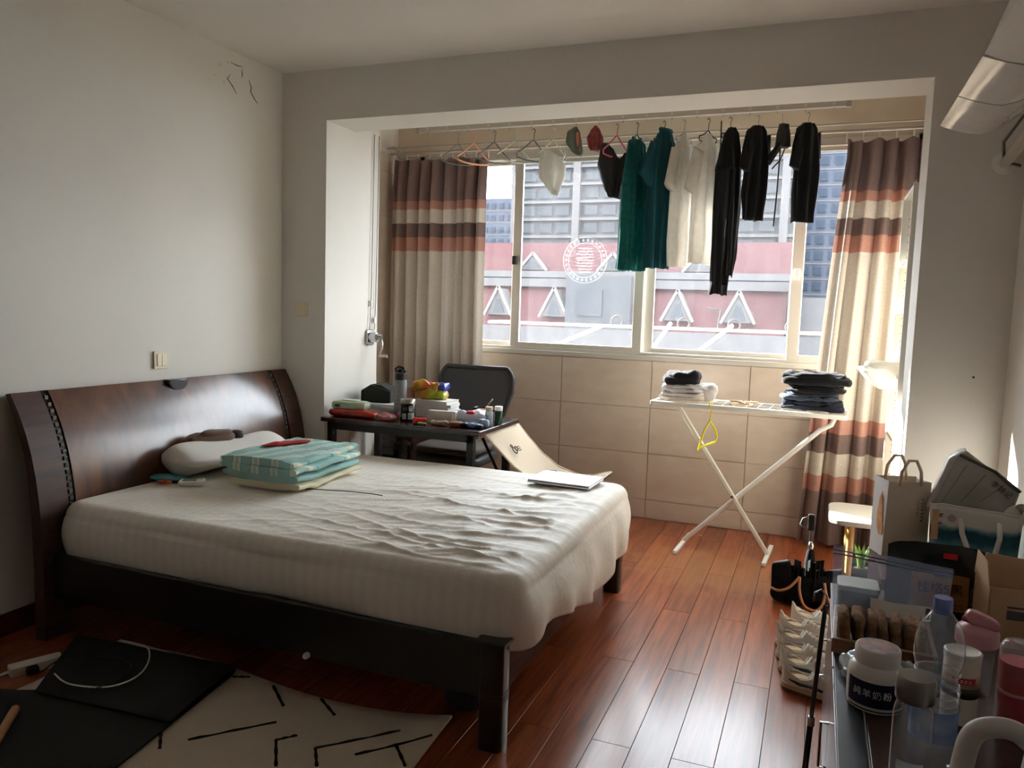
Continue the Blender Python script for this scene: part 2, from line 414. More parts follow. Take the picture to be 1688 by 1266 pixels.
# ---- window with sliding sashes
win = bpy.data.objects.new('window_1', None); COL.objects.link(win); struct(win, 'wide cream framed sliding window with dirty panes')
yo0, yo1 = YT - 0.004, YT + 0.10
MB().box(WX0, WX1, yo0, yo1, WZ0, WZ0 + .035).build('sill_rail', ALU, win, bevel=.004)
MB().box(WX0, WX1, yo0 + .02, yo1, WZ0 + .035, WZ0 + .055).build('track', ALU, win, bevel=.003)
MB().box(WX0, WX1, yo0, yo1, WZ1 - .05, WZ1).build('head_rail', ALU, win, bevel=.004)
MB().box(WX0, WX0 + .04, yo0, yo1, WZ0, WZ1).build('side_rail', ALU, win, bevel=.004)
MB().box(WX1 - .04, WX1, yo0, yo1, WZ0, WZ1).build('side_rail', ALU, win, bevel=.004)
def dirty_glass(name, dirt):
    m = bpy.data.materials.new(name); m.use_nodes = True
    nt = m.node_tree; N = nt.nodes; L = nt.links; N.remove(N['Principled BSDF'])
    tc = N.new('ShaderNodeTexCoord'); mp = N.new('ShaderNodeMapping'); mp.inputs['Scale'].default_value = (9, 9, 2.2)
    L.new(tc.outputs['Object'], mp.inputs[0])
    n1 = N.new('ShaderNodeTexNoise'); n1.inputs['Scale'].default_value = 1.6; n1.inputs['Detail'].default_value = 9; n1.inputs['Roughness'].default_value = .7
    L.new(mp.outputs[0], n1.inputs['Vector'])
    n2 = N.new('ShaderNodeTexNoise'); n2.inputs['Scale'].default_value = 90; n2.inputs['Detail'].default_value = 3
    L.new(tc.outputs['Object'], n2.inputs['Vector'])
    ad = N.new('ShaderNodeMath'); ad.operation = 'MULTIPLY'; L.new(n1.outputs[0], ad.inputs[0]); L.new(n2.outputs[0], ad.inputs[1])
    mr = N.new('ShaderNodeMapRange'); mr.inputs[1].default_value = .12; mr.inputs[2].default_value = .42
    mr.inputs[3].default_value = dirt * 0.45; mr.inputs[4].default_value = dirt * 1.5
    L.new(ad.outputs[0], mr.inputs[0])
    t = N.new('ShaderNodeBsdfTransparent'); t.inputs[0].default_value = (.97, .98, .98, 1)
    d = N.new('ShaderNodeBsdfTranslucent'); d.inputs[0].default_value = (.9, .9, .92, 1)
    mx = N.new('ShaderNodeMixShader'); L.new(mr.outputs[0], mx.inputs[0]); L.new(t.outputs[0], mx.inputs[1]); L.new(d.outputs[0], mx.inputs[2])
    g = N.new('ShaderNodeBsdfGlossy'); g.inputs['Roughness'].default_value = .03
    fr = facing_gloss(N, L, .5)
    mx2 = N.new('ShaderNodeMixShader'); L.new(fr.outputs[0], mx2.inputs[0]); L.new(mx.outputs[0], mx2.inputs[1]); L.new(g.outputs[0], mx2.inputs[2])
    L.new(mx2.outputs[0], N['Material Output'].inputs[0])
    return m
G_DIRTY = dirty_glass('dirty_window_glass', 0.0095); G_CLEAN = dirty_glass('window_glass', 0.003)
def sash(x0, x1, yy, gm, st=0.05):
    z0, z1 = WZ0 + .04, WZ1 - .03
    sf = MB()
    sf.box(x0, x0 + st, yy - .014, yy + .014, z0, z1); sf.box(x1 - st, x1, yy - .014, yy + .014, z0, z1)
    sf.box(x0 + st, x1 - st, yy - .013, yy + .013, z0, z0 + .045); sf.box(x0 + st, x1 - st, yy - .013, yy + .013, z1 - .045, z1)
    s = sf.build('sash', ALU, win, bevel=.003)
    MB().box(x0 + st - .004, x1 - st + .004, yy - .002, yy + .002, z0 + .04, z1 - .04).build('pane', gm, s)
    return s
sash(-2.76, -2.03, YT + .075, G_CLEAN, .045)
s2 = sash(-2.055, -1.11, YT + .035, G_DIRTY, .062)
s3 = sash(-1.118, -0.115, YT + .075, G_DIRTY, .075)
sash(-0.185, 0.46, YT + .035, G_CLEAN, .068)
MB().box(-2.05, -2.02, YT - .004, YT + .022, 1.70, 1.76).build('latch', BLACK, s2, bevel=.004)
MB().box(-0.165, -0.135, YT - .004, YT + .022, 1.62, 1.69).build('latch', WHITEP, s2, bevel=.004)
# faded round emblem left on the dirty pane
EMB = clearfilm('frosted_emblem', (236, 236, 240), .06, .5)
em = MB()
for r in (0.155, 0.118): em.tube([(-1.525 + r * math.cos(a), 0, 1.735 + r * math.sin(a)) for a in [2 * PI * i / 40 for i in range(40)]], .0022, 5, closed=True)
for i in range(26):
    a = 2 * PI * i / 26
    em.box(-1.525 + .136 * math.cos(a) - .006, -1.525 + .136 * math.cos(a) + .006, -.001, .001, 1.735 + .136 * math.sin(a) - .009, 1.735 + .136 * math.sin(a) + .009)
for i in range(9):
    z = 1.735 - .08 + i * .02; hw = math.sqrt(max(0, .10 ** 2 - (z - 1.735) ** 2)) * (.55 + .4 * abs(noise.noise(Vector((i * .7, 2, 1)))))
    em.tube([(-1.525 - hw + 2 * hw * k / 8, 0, z + .008 * noise.noise(Vector((k * .9, i * 1.3, 0)))) for k in range(9)], .004, 5)
em.build('emblem', EMB, s2, loc=(0, YT + .030, 0))

# ================================================================== OUTSIDE
BRICK = mat('red_roof_shingle', (66, 30, 31), 0.8, noise_s=9, col2=(52, 23, 25), stretch=(1, 1, 3))  # roof colour set darker than real shingles, in place of a dimmer exterior
PALE_DK = mat('pale_facade_darkened', (50, 51, 54), 0.8, noise_s=.6, noise_a=.06)  # pale walls darkened in colour so the outdoors does not overexpose
PALE2_DK = mat('pale_cornice_darkened', (74, 71, 71), 0.8, noise_s=2, noise_a=.05)  # pale trim darkened in colour for the same exposure balance
GWIN = mat('far_window_glass', (36, 44, 56), 0.5, spec=0.15)
GWIN2 = mat('far_window_glass_dim', (46, 48, 52), 0.4, spec=.25)
TOWER = mat('tower_facade_grey', (50, 56, 68), 0.8, noise_s=.4, noise_a=.05)  # tower colour darkened too, standing in for less outdoor light
YN = 45.0
hb = thing('townhouse', 'low building with two red mansard roofs and white triangular dormers', 'building', (-11, YN, -8))
def hp(x, y, z): return (x + 11, y - YN, z + 8)
def hbox(name, m, x0, x1, y0, y1, z0, z1, par=None):
    a = hp(x0, y0, z0); b = hp(x1, y1, z1)
    return MB().box(a[0], b[0], a[1], b[1], a[2], b[2]).build(name, m, par or hb)
hbox('wall', PALE_DK, -26, 4, YN + .4, YN + 9, -8, 0.2)
hbox('parapet', PALE2_DK, -26, 4, YN - .3, YN + .5, -1.2, 0.45)
hbox('cornice', PALE2_DK, -26, -1.3, YN + 1.6, YN + 2.6, 2.95, 3.45)
hbox('cornice', PALE2_DK, -26, -1.3, YN + 1.8, YN + 2.8, 3.55, 3.95)
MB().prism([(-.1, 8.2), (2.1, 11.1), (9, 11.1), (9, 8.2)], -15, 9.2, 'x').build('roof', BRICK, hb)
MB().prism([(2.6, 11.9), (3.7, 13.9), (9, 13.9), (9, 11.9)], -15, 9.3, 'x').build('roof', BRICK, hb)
hbox('gable_band', PALE2_DK, -1.7, -1.2, YN - .1, YN + 3, .4, 3.6)
hbox('gable_band', PALE2_DK, -1.2, 4, YN + .6, YN + 6, .4, 2.6)
DWHITE_DK = mat('dormer_white_darkened', (92, 89, 88), .8)  # white boards given a dark grey that stands in for less light
def dormer(x, z0, w, h, y):
    d = MB().prism([(x - w/2, z0), (x + w/2, z0), (x, z0 + h)], y - YN, y - YN + 1.6, 'y').build('dormer', PALE2_DK, hb, loc=(11, 0, 8))
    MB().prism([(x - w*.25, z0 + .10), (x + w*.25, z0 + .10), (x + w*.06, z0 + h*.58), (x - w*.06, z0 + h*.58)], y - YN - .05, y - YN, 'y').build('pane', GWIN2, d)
    for sx in (-1, 1): MB().bar((x + sx * (w/2 + .05), y - YN - .08, z0 - .05), (x, y - YN - .08, z0 + h + .12), .16, .16, (0, 1, 0)).build('barge_board', DWHITE_DK, d)
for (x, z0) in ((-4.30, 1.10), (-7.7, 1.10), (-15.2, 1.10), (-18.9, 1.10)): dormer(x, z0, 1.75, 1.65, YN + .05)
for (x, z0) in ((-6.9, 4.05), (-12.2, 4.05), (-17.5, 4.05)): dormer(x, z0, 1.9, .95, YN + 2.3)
hbox('bay_front', PALE_DK, -14.4, -10.4, YN - .2, YN + 2.2, .4, 3.6)
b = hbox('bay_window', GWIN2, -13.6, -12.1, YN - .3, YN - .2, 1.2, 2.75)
pipe = MB(); pipe.tube([hp(-6.1, YN + .9, 1.9), hp(-5.35, YN + .8, 1.8), hp(-5.4, YN - .1, .5)], .05, 6); pipe.build('drain_pipe', PALE2_DK, hb)

ap = thing('apartment_slab', 'pale grey apartment slab with rows of windows above the red roofs', 'building', (-9, 62, -8))
def abox(name, m, x0, x1, y0, y1, z0, z1, par=None):
    return MB().box(x0 + 9, x1 + 9, y0 - 62, y1 - 62, z0 + 8, z1 + 8).build(name, m, par or ap)
abox('facade', PALE_DK, -25, -2.3, 62, 70, -8, 17.5)
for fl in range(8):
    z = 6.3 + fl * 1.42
    abox('floor_band', PALE2_DK, -25, -2.2, 61.6, 62, z - .22, z)
for x in (-24.6, -19.2, -13.8, -8.4, -3.0): abox('pier', PALE2_DK, x - .3, x + .3, 61.5, 62, -8, 17.5)
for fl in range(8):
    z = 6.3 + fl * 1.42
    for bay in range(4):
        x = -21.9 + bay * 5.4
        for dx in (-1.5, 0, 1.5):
            w = abox('window', PALE2_DK, x + dx - .55, x + dx + .55, 61.9, 62, z + .22, z + 1.0)
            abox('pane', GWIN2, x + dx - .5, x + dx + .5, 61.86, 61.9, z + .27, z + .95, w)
def tower(label, x0, x1, y0, zt, cols, dz, m, win_m):
    t = thing('apartment_tower', label, 'building', (x0, y0, -12), 0, 'far apartment towers')
    MB().box(0, x1 - x0, 0, 9, 0, zt + 12).build('facade', m, t)
    z = 9.5
    while z < zt + 11:
        MB().box(-.05, x1 - x0 + .05, -.06, 0, z - .12, z).build('floor_band', PALE2_DK, t)
        for c in cols:
            w = MB().box(c - .30, c + .30, -.12, 0, z + .25, z + .92).build('window', TOWER, t)
            MB().box(c - .26, c + .26, -.15, -.12, z + .29, z + .88).build('pane', GWIN, w)
        z += dz
    return t
tower('tall blue-grey tower with stacked windows beside the open curtain', -1.9, 3.4, 64, 19, (.55, 1.5, 2.5, 3.5, 4.5), 1.18, TOWER, GWIN)
tower('distant bluish tower showing past the edge of the banded curtain', -42.5, -36.6, 92, 15.5, (.7, 1.8, 2.9, 4.0, 5.2), 1.5, TOWER, GWIN)
struct(MB().box(-90, 90, YT + .6, 140, -14, -12.05).build('ground_outside', mat('street_grey', (60, 60, 60), .9)), 'grey street far below the window')

# drying frame fixed outside the window
STEEL = mat('outdoor_steel_pale', (196, 205, 220), 0.35, metal=0.3)
OUT = thing('outdoor_drying_rail', 'pale metal drying rail with rings outside the window', 'rail', (-1.0, 5.75, 1.05))
MB().cyl((-1.35, 0, .23), (1.25, 0, .235), .012, n=10).build('rail', mat('outdoor_rail_copper', (196, 160, 140), .4, metal=.2), OUT)
for x in (-.43, .07, .82, .43): MB().tube([(x + .042 * math.cos(a), 0, .27 + .042 * math.sin(a)) for a in [2*PI*i/18 for i in range(18)]], .007, 6, closed=True).build('ring', PALE2_DK, OUT)
for (a, b) in (((-.95, -.33, .02), (-.54, -.03, .23)), ((-.13, -.33, .02), (-.02, -.03, .27)), ((.13, -.33, 0.0), (.42, -.03, .27))):
    MB().cyl(a, b, .014, n=10).build('pole', STEEL, OUT)
for x in (-1.3, 1.2): MB().cyl((x, 0, .235), (x, -.44, .235), .012, n=8).build('bracket', STEEL, OUT)
MB().cyl((-1.35, -.33, .0), (1.25, -.33, .0), .01, n=8).build('rail', STEEL, OUT)
for x in (-1.3, 1.2): MB().cyl((x, -.33, .0), (x, -.44, .0), .01, n=8).build('bracket', STEEL, OUT)

# ================================================================== BED
BEDW = wood('dark_walnut_veneer', (56, 31, 20), (104, 62, 38), (5, 5, 1.2), rough=0.3, vary=0.05, coat=0.6, coat_r=0.2, rot=(0.7, 0, 0), bumpy=0.01, bands=7.5)
BEDW2 = wood('dark_walnut_solid', (44, 22, 14), (80, 45, 28), (10, 1.0, 10), rough=0.5, vary=0.05, coat=0.12, coat_r=0.3, bumpy=0.01)
BEDB = mat('black_brown_lacquer', (20, 14, 12), 0.3, coat=0.3)
bed = thing('bed', 'dark walnut double bed frame with a curved glossy headboard', 'bed', (-1.9, 2.92, 0))
def bl(x, y, z): return (x + 1.9, y - 2.92, z)
FR = [(-2.948, .985), (-2.905, .915), (-2.866, .833), (-2.836, .745), (-2.815, .656), (-2.80, .56), (-2.79, .45), (-2.786, .30), (-2.786, 0.0)]
BK = [(-2.975, .98), (-2.935, .905), (-2.902, .82), (-2.878, .745), (-2.862, .656), (-2.852, .56), (-2.845, .45), (-2.84, .30), (-2.84, 0.0)]
def hsec(y0, y1, inset=0.0, cut=0.0):
    poly = [(x - inset + 1.9, z) for x, z in FR if z >= cut] + [(x + 1.9, z) for x, z in BK[::-1] if z >= cut]
    return MB().prism(poly, y0 - 2.92, y1 - 2.92, 'y')
hsec(2.08, 2.205).build('headboard_stile', BEDW2, bed, smooth='auto')
hsec(3.64, 3.77).build('headboard_stile', BEDW2, bed, smooth='auto')
hp_ = hsec(2.24, 3.605, 0, .28).build('headboard_panel', BEDW, bed, smooth='auto')
def front_at(z):
    for i in range(len(FR) - 1):
        if FR[i][1] >= z >= FR[i + 1][1]:
            t = (FR[i][1] - z) / (FR[i][1] - FR[i + 1][1]); return FR[i][0] + t * (FR[i + 1][0] - FR[i][0])
    return FR[-1][0]
for (a, b) in ((2.205, 2.24), (3.605, 3.64)):
    st = hsec(a, b, .008, .28).build('inlay_strip', BEDB, bed)
    beads = MB(); z = .96
    while z > .30:
        x = front_at(z) - .006
        beads.box(x + 1.9 - .002, x + 1.9 + .006, a - 2.92 + .009, b - 2.92 - .009, z - .012, z + .006); z -= .027
    beads.build('stud_row', mat('pewter_stud', (96, 92, 88), .35, metal=.6), st, bevel=.002)
nt = MB(); yc = 2.915
nt.prism([(yc - 2.92 + .064 * math.cos(a), .986 + .060 * math.sin(a)) for a in [PI + PI * i / 16 for i in range(17)]], -2.962 + 1.9, -2.916 + 1.9, 'x')
nt.build('crest_notch', mat('slate_lacquer', (44, 46, 58), .25, coat=.5), bed, bevel=.006, smooth='auto')
for y in (2.10, 3.70): MB().box(-2.85 + 1.9, -2.79 + 1.9, y - 2.92, y + .05 - 2.92, 0, .3).build('leg', BEDB, bed)
# rails, feet, slats
MB().box(*(bl(-2.79, 0, 0)[0], bl(-.90, 0, 0)[0]), 2.125 - 2.92, 2.150 - 2.92, .165, .345).build('side_rail', BEDB, bed, bevel=.004)
MB().box(bl(-2.79, 0, 0)[0], bl(-.90, 0, 0)[0], 3.675 - 2.92, 3.70 - 2.92, .165, .345).build('side_rail', BEDB, bed, bevel=.004)
MB().box(bl(-.885, 0, 0)[0], bl(-.855, 0, 0)[0], 2.19 - 2.92, 3.64 - 2.92, .165, .345).build('foot_rail', wood('foot_rail_brown', (58, 28, 18), (96, 52, 34), (10, 1.0, 10), rough=.65, vary=.02, coat=0, spec=.2), bed, bevel=.004)
MB().box(bl(-.93, 0, 0)[0], bl(-.825, 0, 0)[0], 2.10 - 2.92, 3.72 - 2.92, .345, .358).build('foot_cap', BEDB, bed, bevel=.008)
for y in (2.115, 3.635):
    lg = MB().prism(rrect(-.920 + 1.9, -.838 + 1.9, y - 2.92, y + .08 - 2.92, .02), 0, .345, 'z').build('leg', BEDB, bed, smooth='auto')
    for z in (.155, .168, .181): MB().prism(rrect(-.9215 + 1.9, -.8365 + 1.9, y - .0015 - 2.92, y + .0815 - 2.92, .02), z, z + .004, 'z').build('groove_ring', mat('groove_brown', (58, 36, 30), .4), lg)
for i in range(9):
    x = -2.70 + i * .22
    MB().box(x + 1.9, x + .09 + 1.9, 2.15 - 2.92, 3.675 - 2.92, .30, .318).build('slat', BEDW2, bed)
MB().lathe([(.011, 0), (.011, .012), (.007, .02), (0, .02)], 14).build('rail_knob', WHITEP, bed, loc=bl(-1.56, 2.122, .175), rot=(PI/2, 0, 0))

# mattress under its fitted sheet
def sheet_mat():
    m = bpy.data.materials.new('cream_striped_sheet'); m.use_nodes = True
    N = m.node_tree.nodes; L = m.node_tree.links; b = N['Principled BSDF']
    tc = N.new('ShaderNodeTexCoord'); w = N.new('ShaderNodeTexWave'); w.wave_type = 'BANDS'; w.bands_direction = 'X'
    w.inputs['Scale'].default_value = 6.5; w.inputs['Distortion'].default_value = 0.6; w.inputs['Detail Scale'].default_value = 1
    L.new(tc.outputs['Object'], w.inputs['Vector'])
    rp = N.new('ShaderNodeValToRGB'); rp.color_ramp.elements[0].color = lin((236, 230, 218)); rp.color_ramp.elements[1].color = lin((240, 234, 223))
    rp.color_ramp.elements[0].position = .4; rp.color_ramp.elements[1].position = .6
    L.new(w.outputs[0], rp.inputs[0]); L.new(rp.outputs[0], b.inputs['Base Color'])
    b.inputs['Roughness'].default_value = .55; b.inputs['Specular IOR Level'].default_value = .35; b.inputs['Sheen Weight'].default_value = .15
    nz_ = N.new('ShaderNodeTexNoise'); nz_.inputs['Scale'].default_value = 32; nz_.inputs['Detail'].default_value = 5
    L.new(tc.outputs['Object'], nz_.inputs['Vector'])
    bp = N.new('ShaderNodeBump'); bp.inputs['Strength'].default_value = .18; bp.inputs['Distance'].default_value = .012
    L.new(nz_.outputs[0], bp.inputs['Height']); L.new(bp.outputs[0], b.inputs['Normal'])
    return m
SHEET = sheet_mat()
def crease(x, y):
    """sharp sheet creases: ridged noise stretched along several directions"""
    def ridged(ang, su, sv, seed):
        c, s = math.cos(ang), math.sin(ang); u, v = x * c + y * s, -x * s + y * c
        wob = 0.25 * noise.noise(Vector((x * 2.1 + seed, y * 2.1, seed)))
        return (1 - abs(noise.noise(Vector((u * su, (v + wob * .35) * sv, seed))))) ** 7
    foot = min(max((x + 2.3) / 1.2, 0.12), 1.0)
    far = 1.0 - 0.55 * min(max((y - 3.1) / .5, 0), 1)
    h = .013 * ridged(.30, .9, 7.5, 1.3) + .010 * ridged(-.22, 1.0, 10.0, 7.7) + .007 * ridged(1.1, 1.6, 8.0, 4.1)
    h += .005 * ridged(.5, 1.8, 17.0, 9.3) + .0012 * noise.noise(Vector((x * 22, y * 22, 3))) 
    return 1.05 * h * foot * far
def mattress():
    cx, cy, hx, hy, rc, re = -1.808, 2.925, 1.0, .772, .09, .055
    zt = .548; P = 520
    # rounded rectangle by arc length
    segs = []
    W, H = 2 * (hx - rc), 2 * (hy - rc); q = PI * rc / 2; tot = 2 * W + 2 * H + 4 * q
    def per(s):
        s = s % tot
        for k, (ln, kind) in enumerate(((H, 'e'), (q, 'c'), (W, 'e'), (q, 'c'), (H, 'e'), (q, 'c'), (W, 'e'), (q, 'c'))):
            if s <= ln: break
            s -= ln
        t = s / ln
        c = [(hx - rc, hy - rc), (-hx + rc, hy - rc), (-hx + rc, -hy + rc), (hx - rc, -hy + rc)]
        if k == 0: return (hx, -hy + rc + s), (1, 0)
        if k == 2: return (hx - rc - s, hy), (0, 1)
        if k == 4: return (-hx, hy - rc - s), (-1, 0)
        if k == 6: return (-hx + rc + s, -hy), (0, -1)
        a = (k // 2) * PI / 2 + t * PI / 2; o = c[k // 2]
        return (o[0] + rc * math.cos(a), o[1] + rc * math.sin(a)), (math.cos(a), math.sin(a))
    NT, NR, NS = 100, 7, 22
    vs = []; fs = []
    for j in range(NT + NR + NS):
        for i in range(P):
            (px, py), (nx, ny) = per(tot * i / P)
            ix, iy = px - nx * re, py - ny * re
            if j < NT:
                f = (j + .02) / (NT - 1) if j < NT - 1 else 1.0
                f = min(f, 1.0)
                x, y = ix * f, iy * f
                edge = min(1.0, (1 - f) * 10 + .35)
                z = zt + crease(x + cx, y + cy) * edge + .006 * math.sin(x * 2.2 + 1) * math.cos(y * 2.7)
                x += cx; y += cy
            elif j < NT + NR:
                t = (j - NT + 1) / NR * PI / 2
                x = cx + ix + nx * re * math.sin(t); y = cy + iy + ny * re * math.sin(t); z = zt - re * (1 - math.cos(t))
                z += crease(x, y) * .35 * math.cos(t)
            else:
                t = (j - NT - NR + 1) / NS
                footside = max(0, nx); near = max(0, -ny)
                hem = .325 - .085 * footside ** 2 * (.65 + .5 * math.sin(py * 4.2 + .9)) + .012 * math.sin(px * 5 + py * 7)
                z0 = zt - re
                z = z0 + (hem - z0) * t
                s_ = px * 1.0 + py * 1.0
                fold = (.012 * math.sin(s_ * 21 + 3 * noise.noise(Vector((px * 3, py * 3, 1)))) + .016 * noise.noise(Vector((px * 6 - z * 4, py * 6 + z * 5, 2)))) * t * (.35 + .75 * footside)
                fold += .012 * noise.noise(Vector((px * 2.5 + z * 3, py * 2.5, z * 5 + 4)))
                bulge = .018 * math.sin(PI * t) - .012 * t * near + .028 * footside * t
                x = cx + px + nx * (fold + bulge); y = cy + py + ny * (fold + bulge)
            vs.append((x, y, z))
    R = NT + NR + NS
    for j in range(R - 1):
        for i in range(P):
            k = (i + 1) % P; fs.append((j*P+i, j*P+k, (j+1)*P+k, (j+1)*P+i))
    fs.append(tuple((R - 1) * P + i for i in range(P))[::-1])
    return MB().add(vs, fs)
mt = mattress().build('mattress', SHEET, smooth=True)
tag(mt, 'mattress under a wrinkled cream fitted sheet on the dark bed', 'mattress')

# ================================================================== THINGS ON THE BED
ZB = .556
PIL = mat('white_memory_foam', (232, 229, 222), .75, bump_s=160, bump=.12)
def pillow_mesh():
    def fn(u, v):
        # u around the cross-section, v along the length
        a = 2 * PI * u; L = (v - .5)
        end = min(1.0, (1 - abs(2 * L) ** 6) ** .5 + .001)
        x = math.cos(a); z = math.sin(a)
        w = .15 * (abs(x) ** .75) * sgn(x)
        h = (.048 + .018 * math.cos(2 * PI * (w / .30) * 1.0 + .3) + .012 * (w < 0)) * (abs(z) ** .7) * sgn(z)
        h *= 1.0 - .12 * math.cos(L * 2 * PI) 
        return (w * (.75 + .25 * end) * (end ** .35 if end < .9 else 1), L * .66, .066 + h * end ** .6)
    return MB().grid(fn, 40, 30, cu=True)
pm = pillow_mesh()
n = len(pm.v); pm.f.append(tuple(range(40))[::-1]); pm.f.append(tuple(n - 40 + i for i in range(40)))
p = pm.build('pillow', PIL, smooth=True, loc=(-2.66, 2.98, ZB + .012), rot=(0, 0, -.16), sub=1)
tag(p, 'white contoured foam pillow lying against the headboard', 'pillow')

BRN = mat('brown_knit', (112, 88, 72), .9, bump_s=220, bump=.25, sheen=.3)
mtn = thing('cloth_sleeve', 'brown folded cloth sleeve with a black end on the white pillow', 'sleeve', (-2.735, 2.93, ZB + .128), 1.25)
soft(.24, .11, .05, .7, .7, .006, 18, 3).build('body', BRN, mtn, smooth=True)
soft(.16, .06, .03, .7, .7, .004, 18, 5, c=(.02, -.025, .035)).build('fold', BRN, mtn, smooth=True)
soft(.055, .07, .045, .5, .5, .002, 20, 6, c=(.135, .0, .002)).build('cuff', BLACK, mtn, smooth=True)

QT = mat('quilt_teal_cotton', (156, 192, 188), .85, noise_s=14, col2=(140, 180, 178), bump_s=60, bump=.25)
QC = mat('quilt_cream_cotton', (222, 214, 186), .85, bump_s=60, bump=.25)
def quilt_mat():
    m = bpy.data.materials.new('teal_cream_striped_quilt'); m.use_nodes = True
    N = m.node_tree.nodes; L = m.node_tree.links; b = N['Principled BSDF']; b.inputs['Roughness'].default_value = .85
    tc = N.new('ShaderNodeTexCoord'); mp = N.new('ShaderNodeMapping'); mp.inputs['Rotation'].default_value = (0, 0, .25)
    L.new(tc.outputs['Object'], mp.inputs[0])
    w = N.new('ShaderNodeTexWave'); w.bands_direction = 'X'; w.inputs['Scale'].default_value = 3.2; w.inputs['Distortion'].default_value = .5
    L.new(mp.outputs[0], w.inputs['Vector'])
    rp = N.new('ShaderNodeValToRGB'); rp.color_ramp.interpolation = 'CONSTANT'
    e = rp.color_ramp.elements; e[0].color = lin((150, 190, 186)); e[0].position = 0; e[1].position = .42; e[1].color = lin((120, 168, 170))
    for pos, c in ((.55, (168, 204, 198)), (.74, (226, 220, 196)), (.92, (168, 204, 198))):
        k = e.new(pos); k.color = lin(c)
    L.new(w.outputs[0], rp.inputs[0]); L.new(rp.outputs[0], b.inputs['Base Color'])
    nn = N.new('ShaderNodeTexNoise'); nn.inputs['Scale'].default_value = 45; L.new(tc.outputs['Object'], nn.inputs['Vector'])
    bp = N.new('ShaderNodeBump'); bp.inputs['Strength'].default_value = .35; bp.inputs['Distance'].default_value = .01
    L.new(nn.outputs[0], bp.inputs['Height']); L.new(bp.outputs[0], b.inputs['Normal'])
    return m
QS = quilt_mat()
q = thing('folded_quilt', 'thick folded teal and cream striped quilt on the bed', 'quilt', (-2.25, 2.95, ZB + .004), .03)
def fold_layer(L, W, T, z, dx, seed):
    """one doubled-over layer: a flat loop (cross-section in x) drawn along y, rounded at the fold"""
    def fn(u, v):
        a = 2 * PI * u; c, s = math.cos(a), math.sin(a)
        x = L / 2 * sgn(c) * abs(c) ** .42; zz = T / 2 * sgn(s) * abs(s) ** .62
        y = (v - .5) * W
        sag = 1 - .30 * max(0, abs(v - .5) * 2 - .55)
        wv = .013 * noise.noise(Vector((x * 9, y * 7, seed))) + .007 * noise.noise(Vector((x * 24, y * 20, seed + 3)))
        return (x + dx + .012 * noise.noise(Vector((y * 6, z * 9, seed + 8))), y, z + T / 2 + zz * sag + wv)
    m = MB().grid(fn, 44, 26, cu=True); n = len(m.v)
    m.f.append(tuple(range(44))[::-1]); m.f.append(tuple(n - 44 + i for i in range(44))); return m
fold_layer(.37, .50, .036, 0, 0.02, 1).build('fold', QC, q, smooth='auto')
fold_layer(.40, .51, .040, .032, 0, 5).build('fold', QT, q, smooth='auto')
fold_layer(.41, .53, .042, .066, -.004, 9).build('fold', QS, q, smooth='auto')
fold_layer(.39, .52, .040, .100, -.008, 14).build('fold', QS, q, smooth='auto')
redc = soft(.26, .045, .016, .8, .8, .006, 14, 2).build('red_ribbon', mat('red_cloth', (176, 24, 34), .7, bump_s=90, bump=.2), smooth=True, loc=(-2.33, 2.99, ZB + .146), rot=(0, 0, 1.15))
tag(redc, 'red cloth strip lying on the folded teal quilt', 'cloth')
pk = soft(.17, .075, .022, .7, .6, .008, 22, 4).build('snack_wrapper', mat('teal_foil', (70, 150, 158), .35), smooth=True, loc=(-2.70, 2.64, ZB), rot=(0, 0, .3))
tag(pk, 'crumpled teal foil wrapper on the sheet beside the headboard', 'wrapper')
oc = thing('hair_clip', 'small orange clip on the sheet by the teal wrapper', 'clip', (-2.675, 2.585, ZB), .2)
for dx in (-.018, .018): soft(.03, .022, .014, .6, .6, .001, 30, 3, 14, 8, c=(dx, 0, 0)).build('pad', mat('orange_plastic', (214, 98, 42), .4), oc, smooth=True)
MB().tube([(-.012, 0, .012), (0, 0, .018), (.012, 0, .012)], .003, 6).build('bridge', mat('orange_plastic'), oc, smooth=True)
gd = thing('handheld_gadget', 'small white gadget with a grey screen lying on the bed', 'gadget', (-2.56, 2.63, ZB), .55)
MB().prism(rrect(-.055, .055, -.034, .034, .012), 0, .018, 'z').build('body', WHITEP, gd, bevel=.004, smooth='auto')
MB().prism(rrect(-.04, .02, -.022, .022, .003), .0178, .0192, 'z').build('screen', mat('dull_screen', (120, 122, 118), .2), gd)
MB().cyl((.037, 0, .018), (.037, 0, .020), .009, n=14).build('button', mat('grey_plastic', (168, 168, 166), .4), gd)
lp = thing('laptop', 'closed silver laptop on the corner of the bed', 'laptop', (-1.083, 3.487, ZB + .012), -.04)
SIL = mat('silver_aluminium', (206, 206, 212), .35, metal=.75)
MB().prism(rrect(-.155, .155, -.118, .118, .012), 0, .009, 'z').build('base', SIL, lp, bevel=.002, smooth='auto')
MB().prism(rrect(-.153, .153, -.116, .116, .012), .0098, .0165, 'z').build('lid', SIL, lp, bevel=.002, smooth='auto')
MB().box(-.11, .11, .114, .1185, .006, .012).build('hinge', mat('dark_grey_plastic', (60, 60, 64), .5), lp)
MB().prism([(.018 * math.cos(2*PI*i/14), .018 * math.sin(2*PI*i/14)) for i in range(14)], .0165, .0168, 'z').build('emblem', mat('grey_emblem', (184, 176, 178), .3, metal=.6), lp)
cb = MB().tube([(-2.09, 2.77, ZB + .006), (-1.98, 2.80, ZB + .007), (-1.86, 2.83, ZB + .007), (-1.76, 2.84, ZB + .007), (-1.70, 2.83, ZB + .008)], .0022, 6).build('thin_cable', BLACK, smooth=True)
tag(cb, 'thin dark cable lying on the sheet beside the quilt', 'cable')
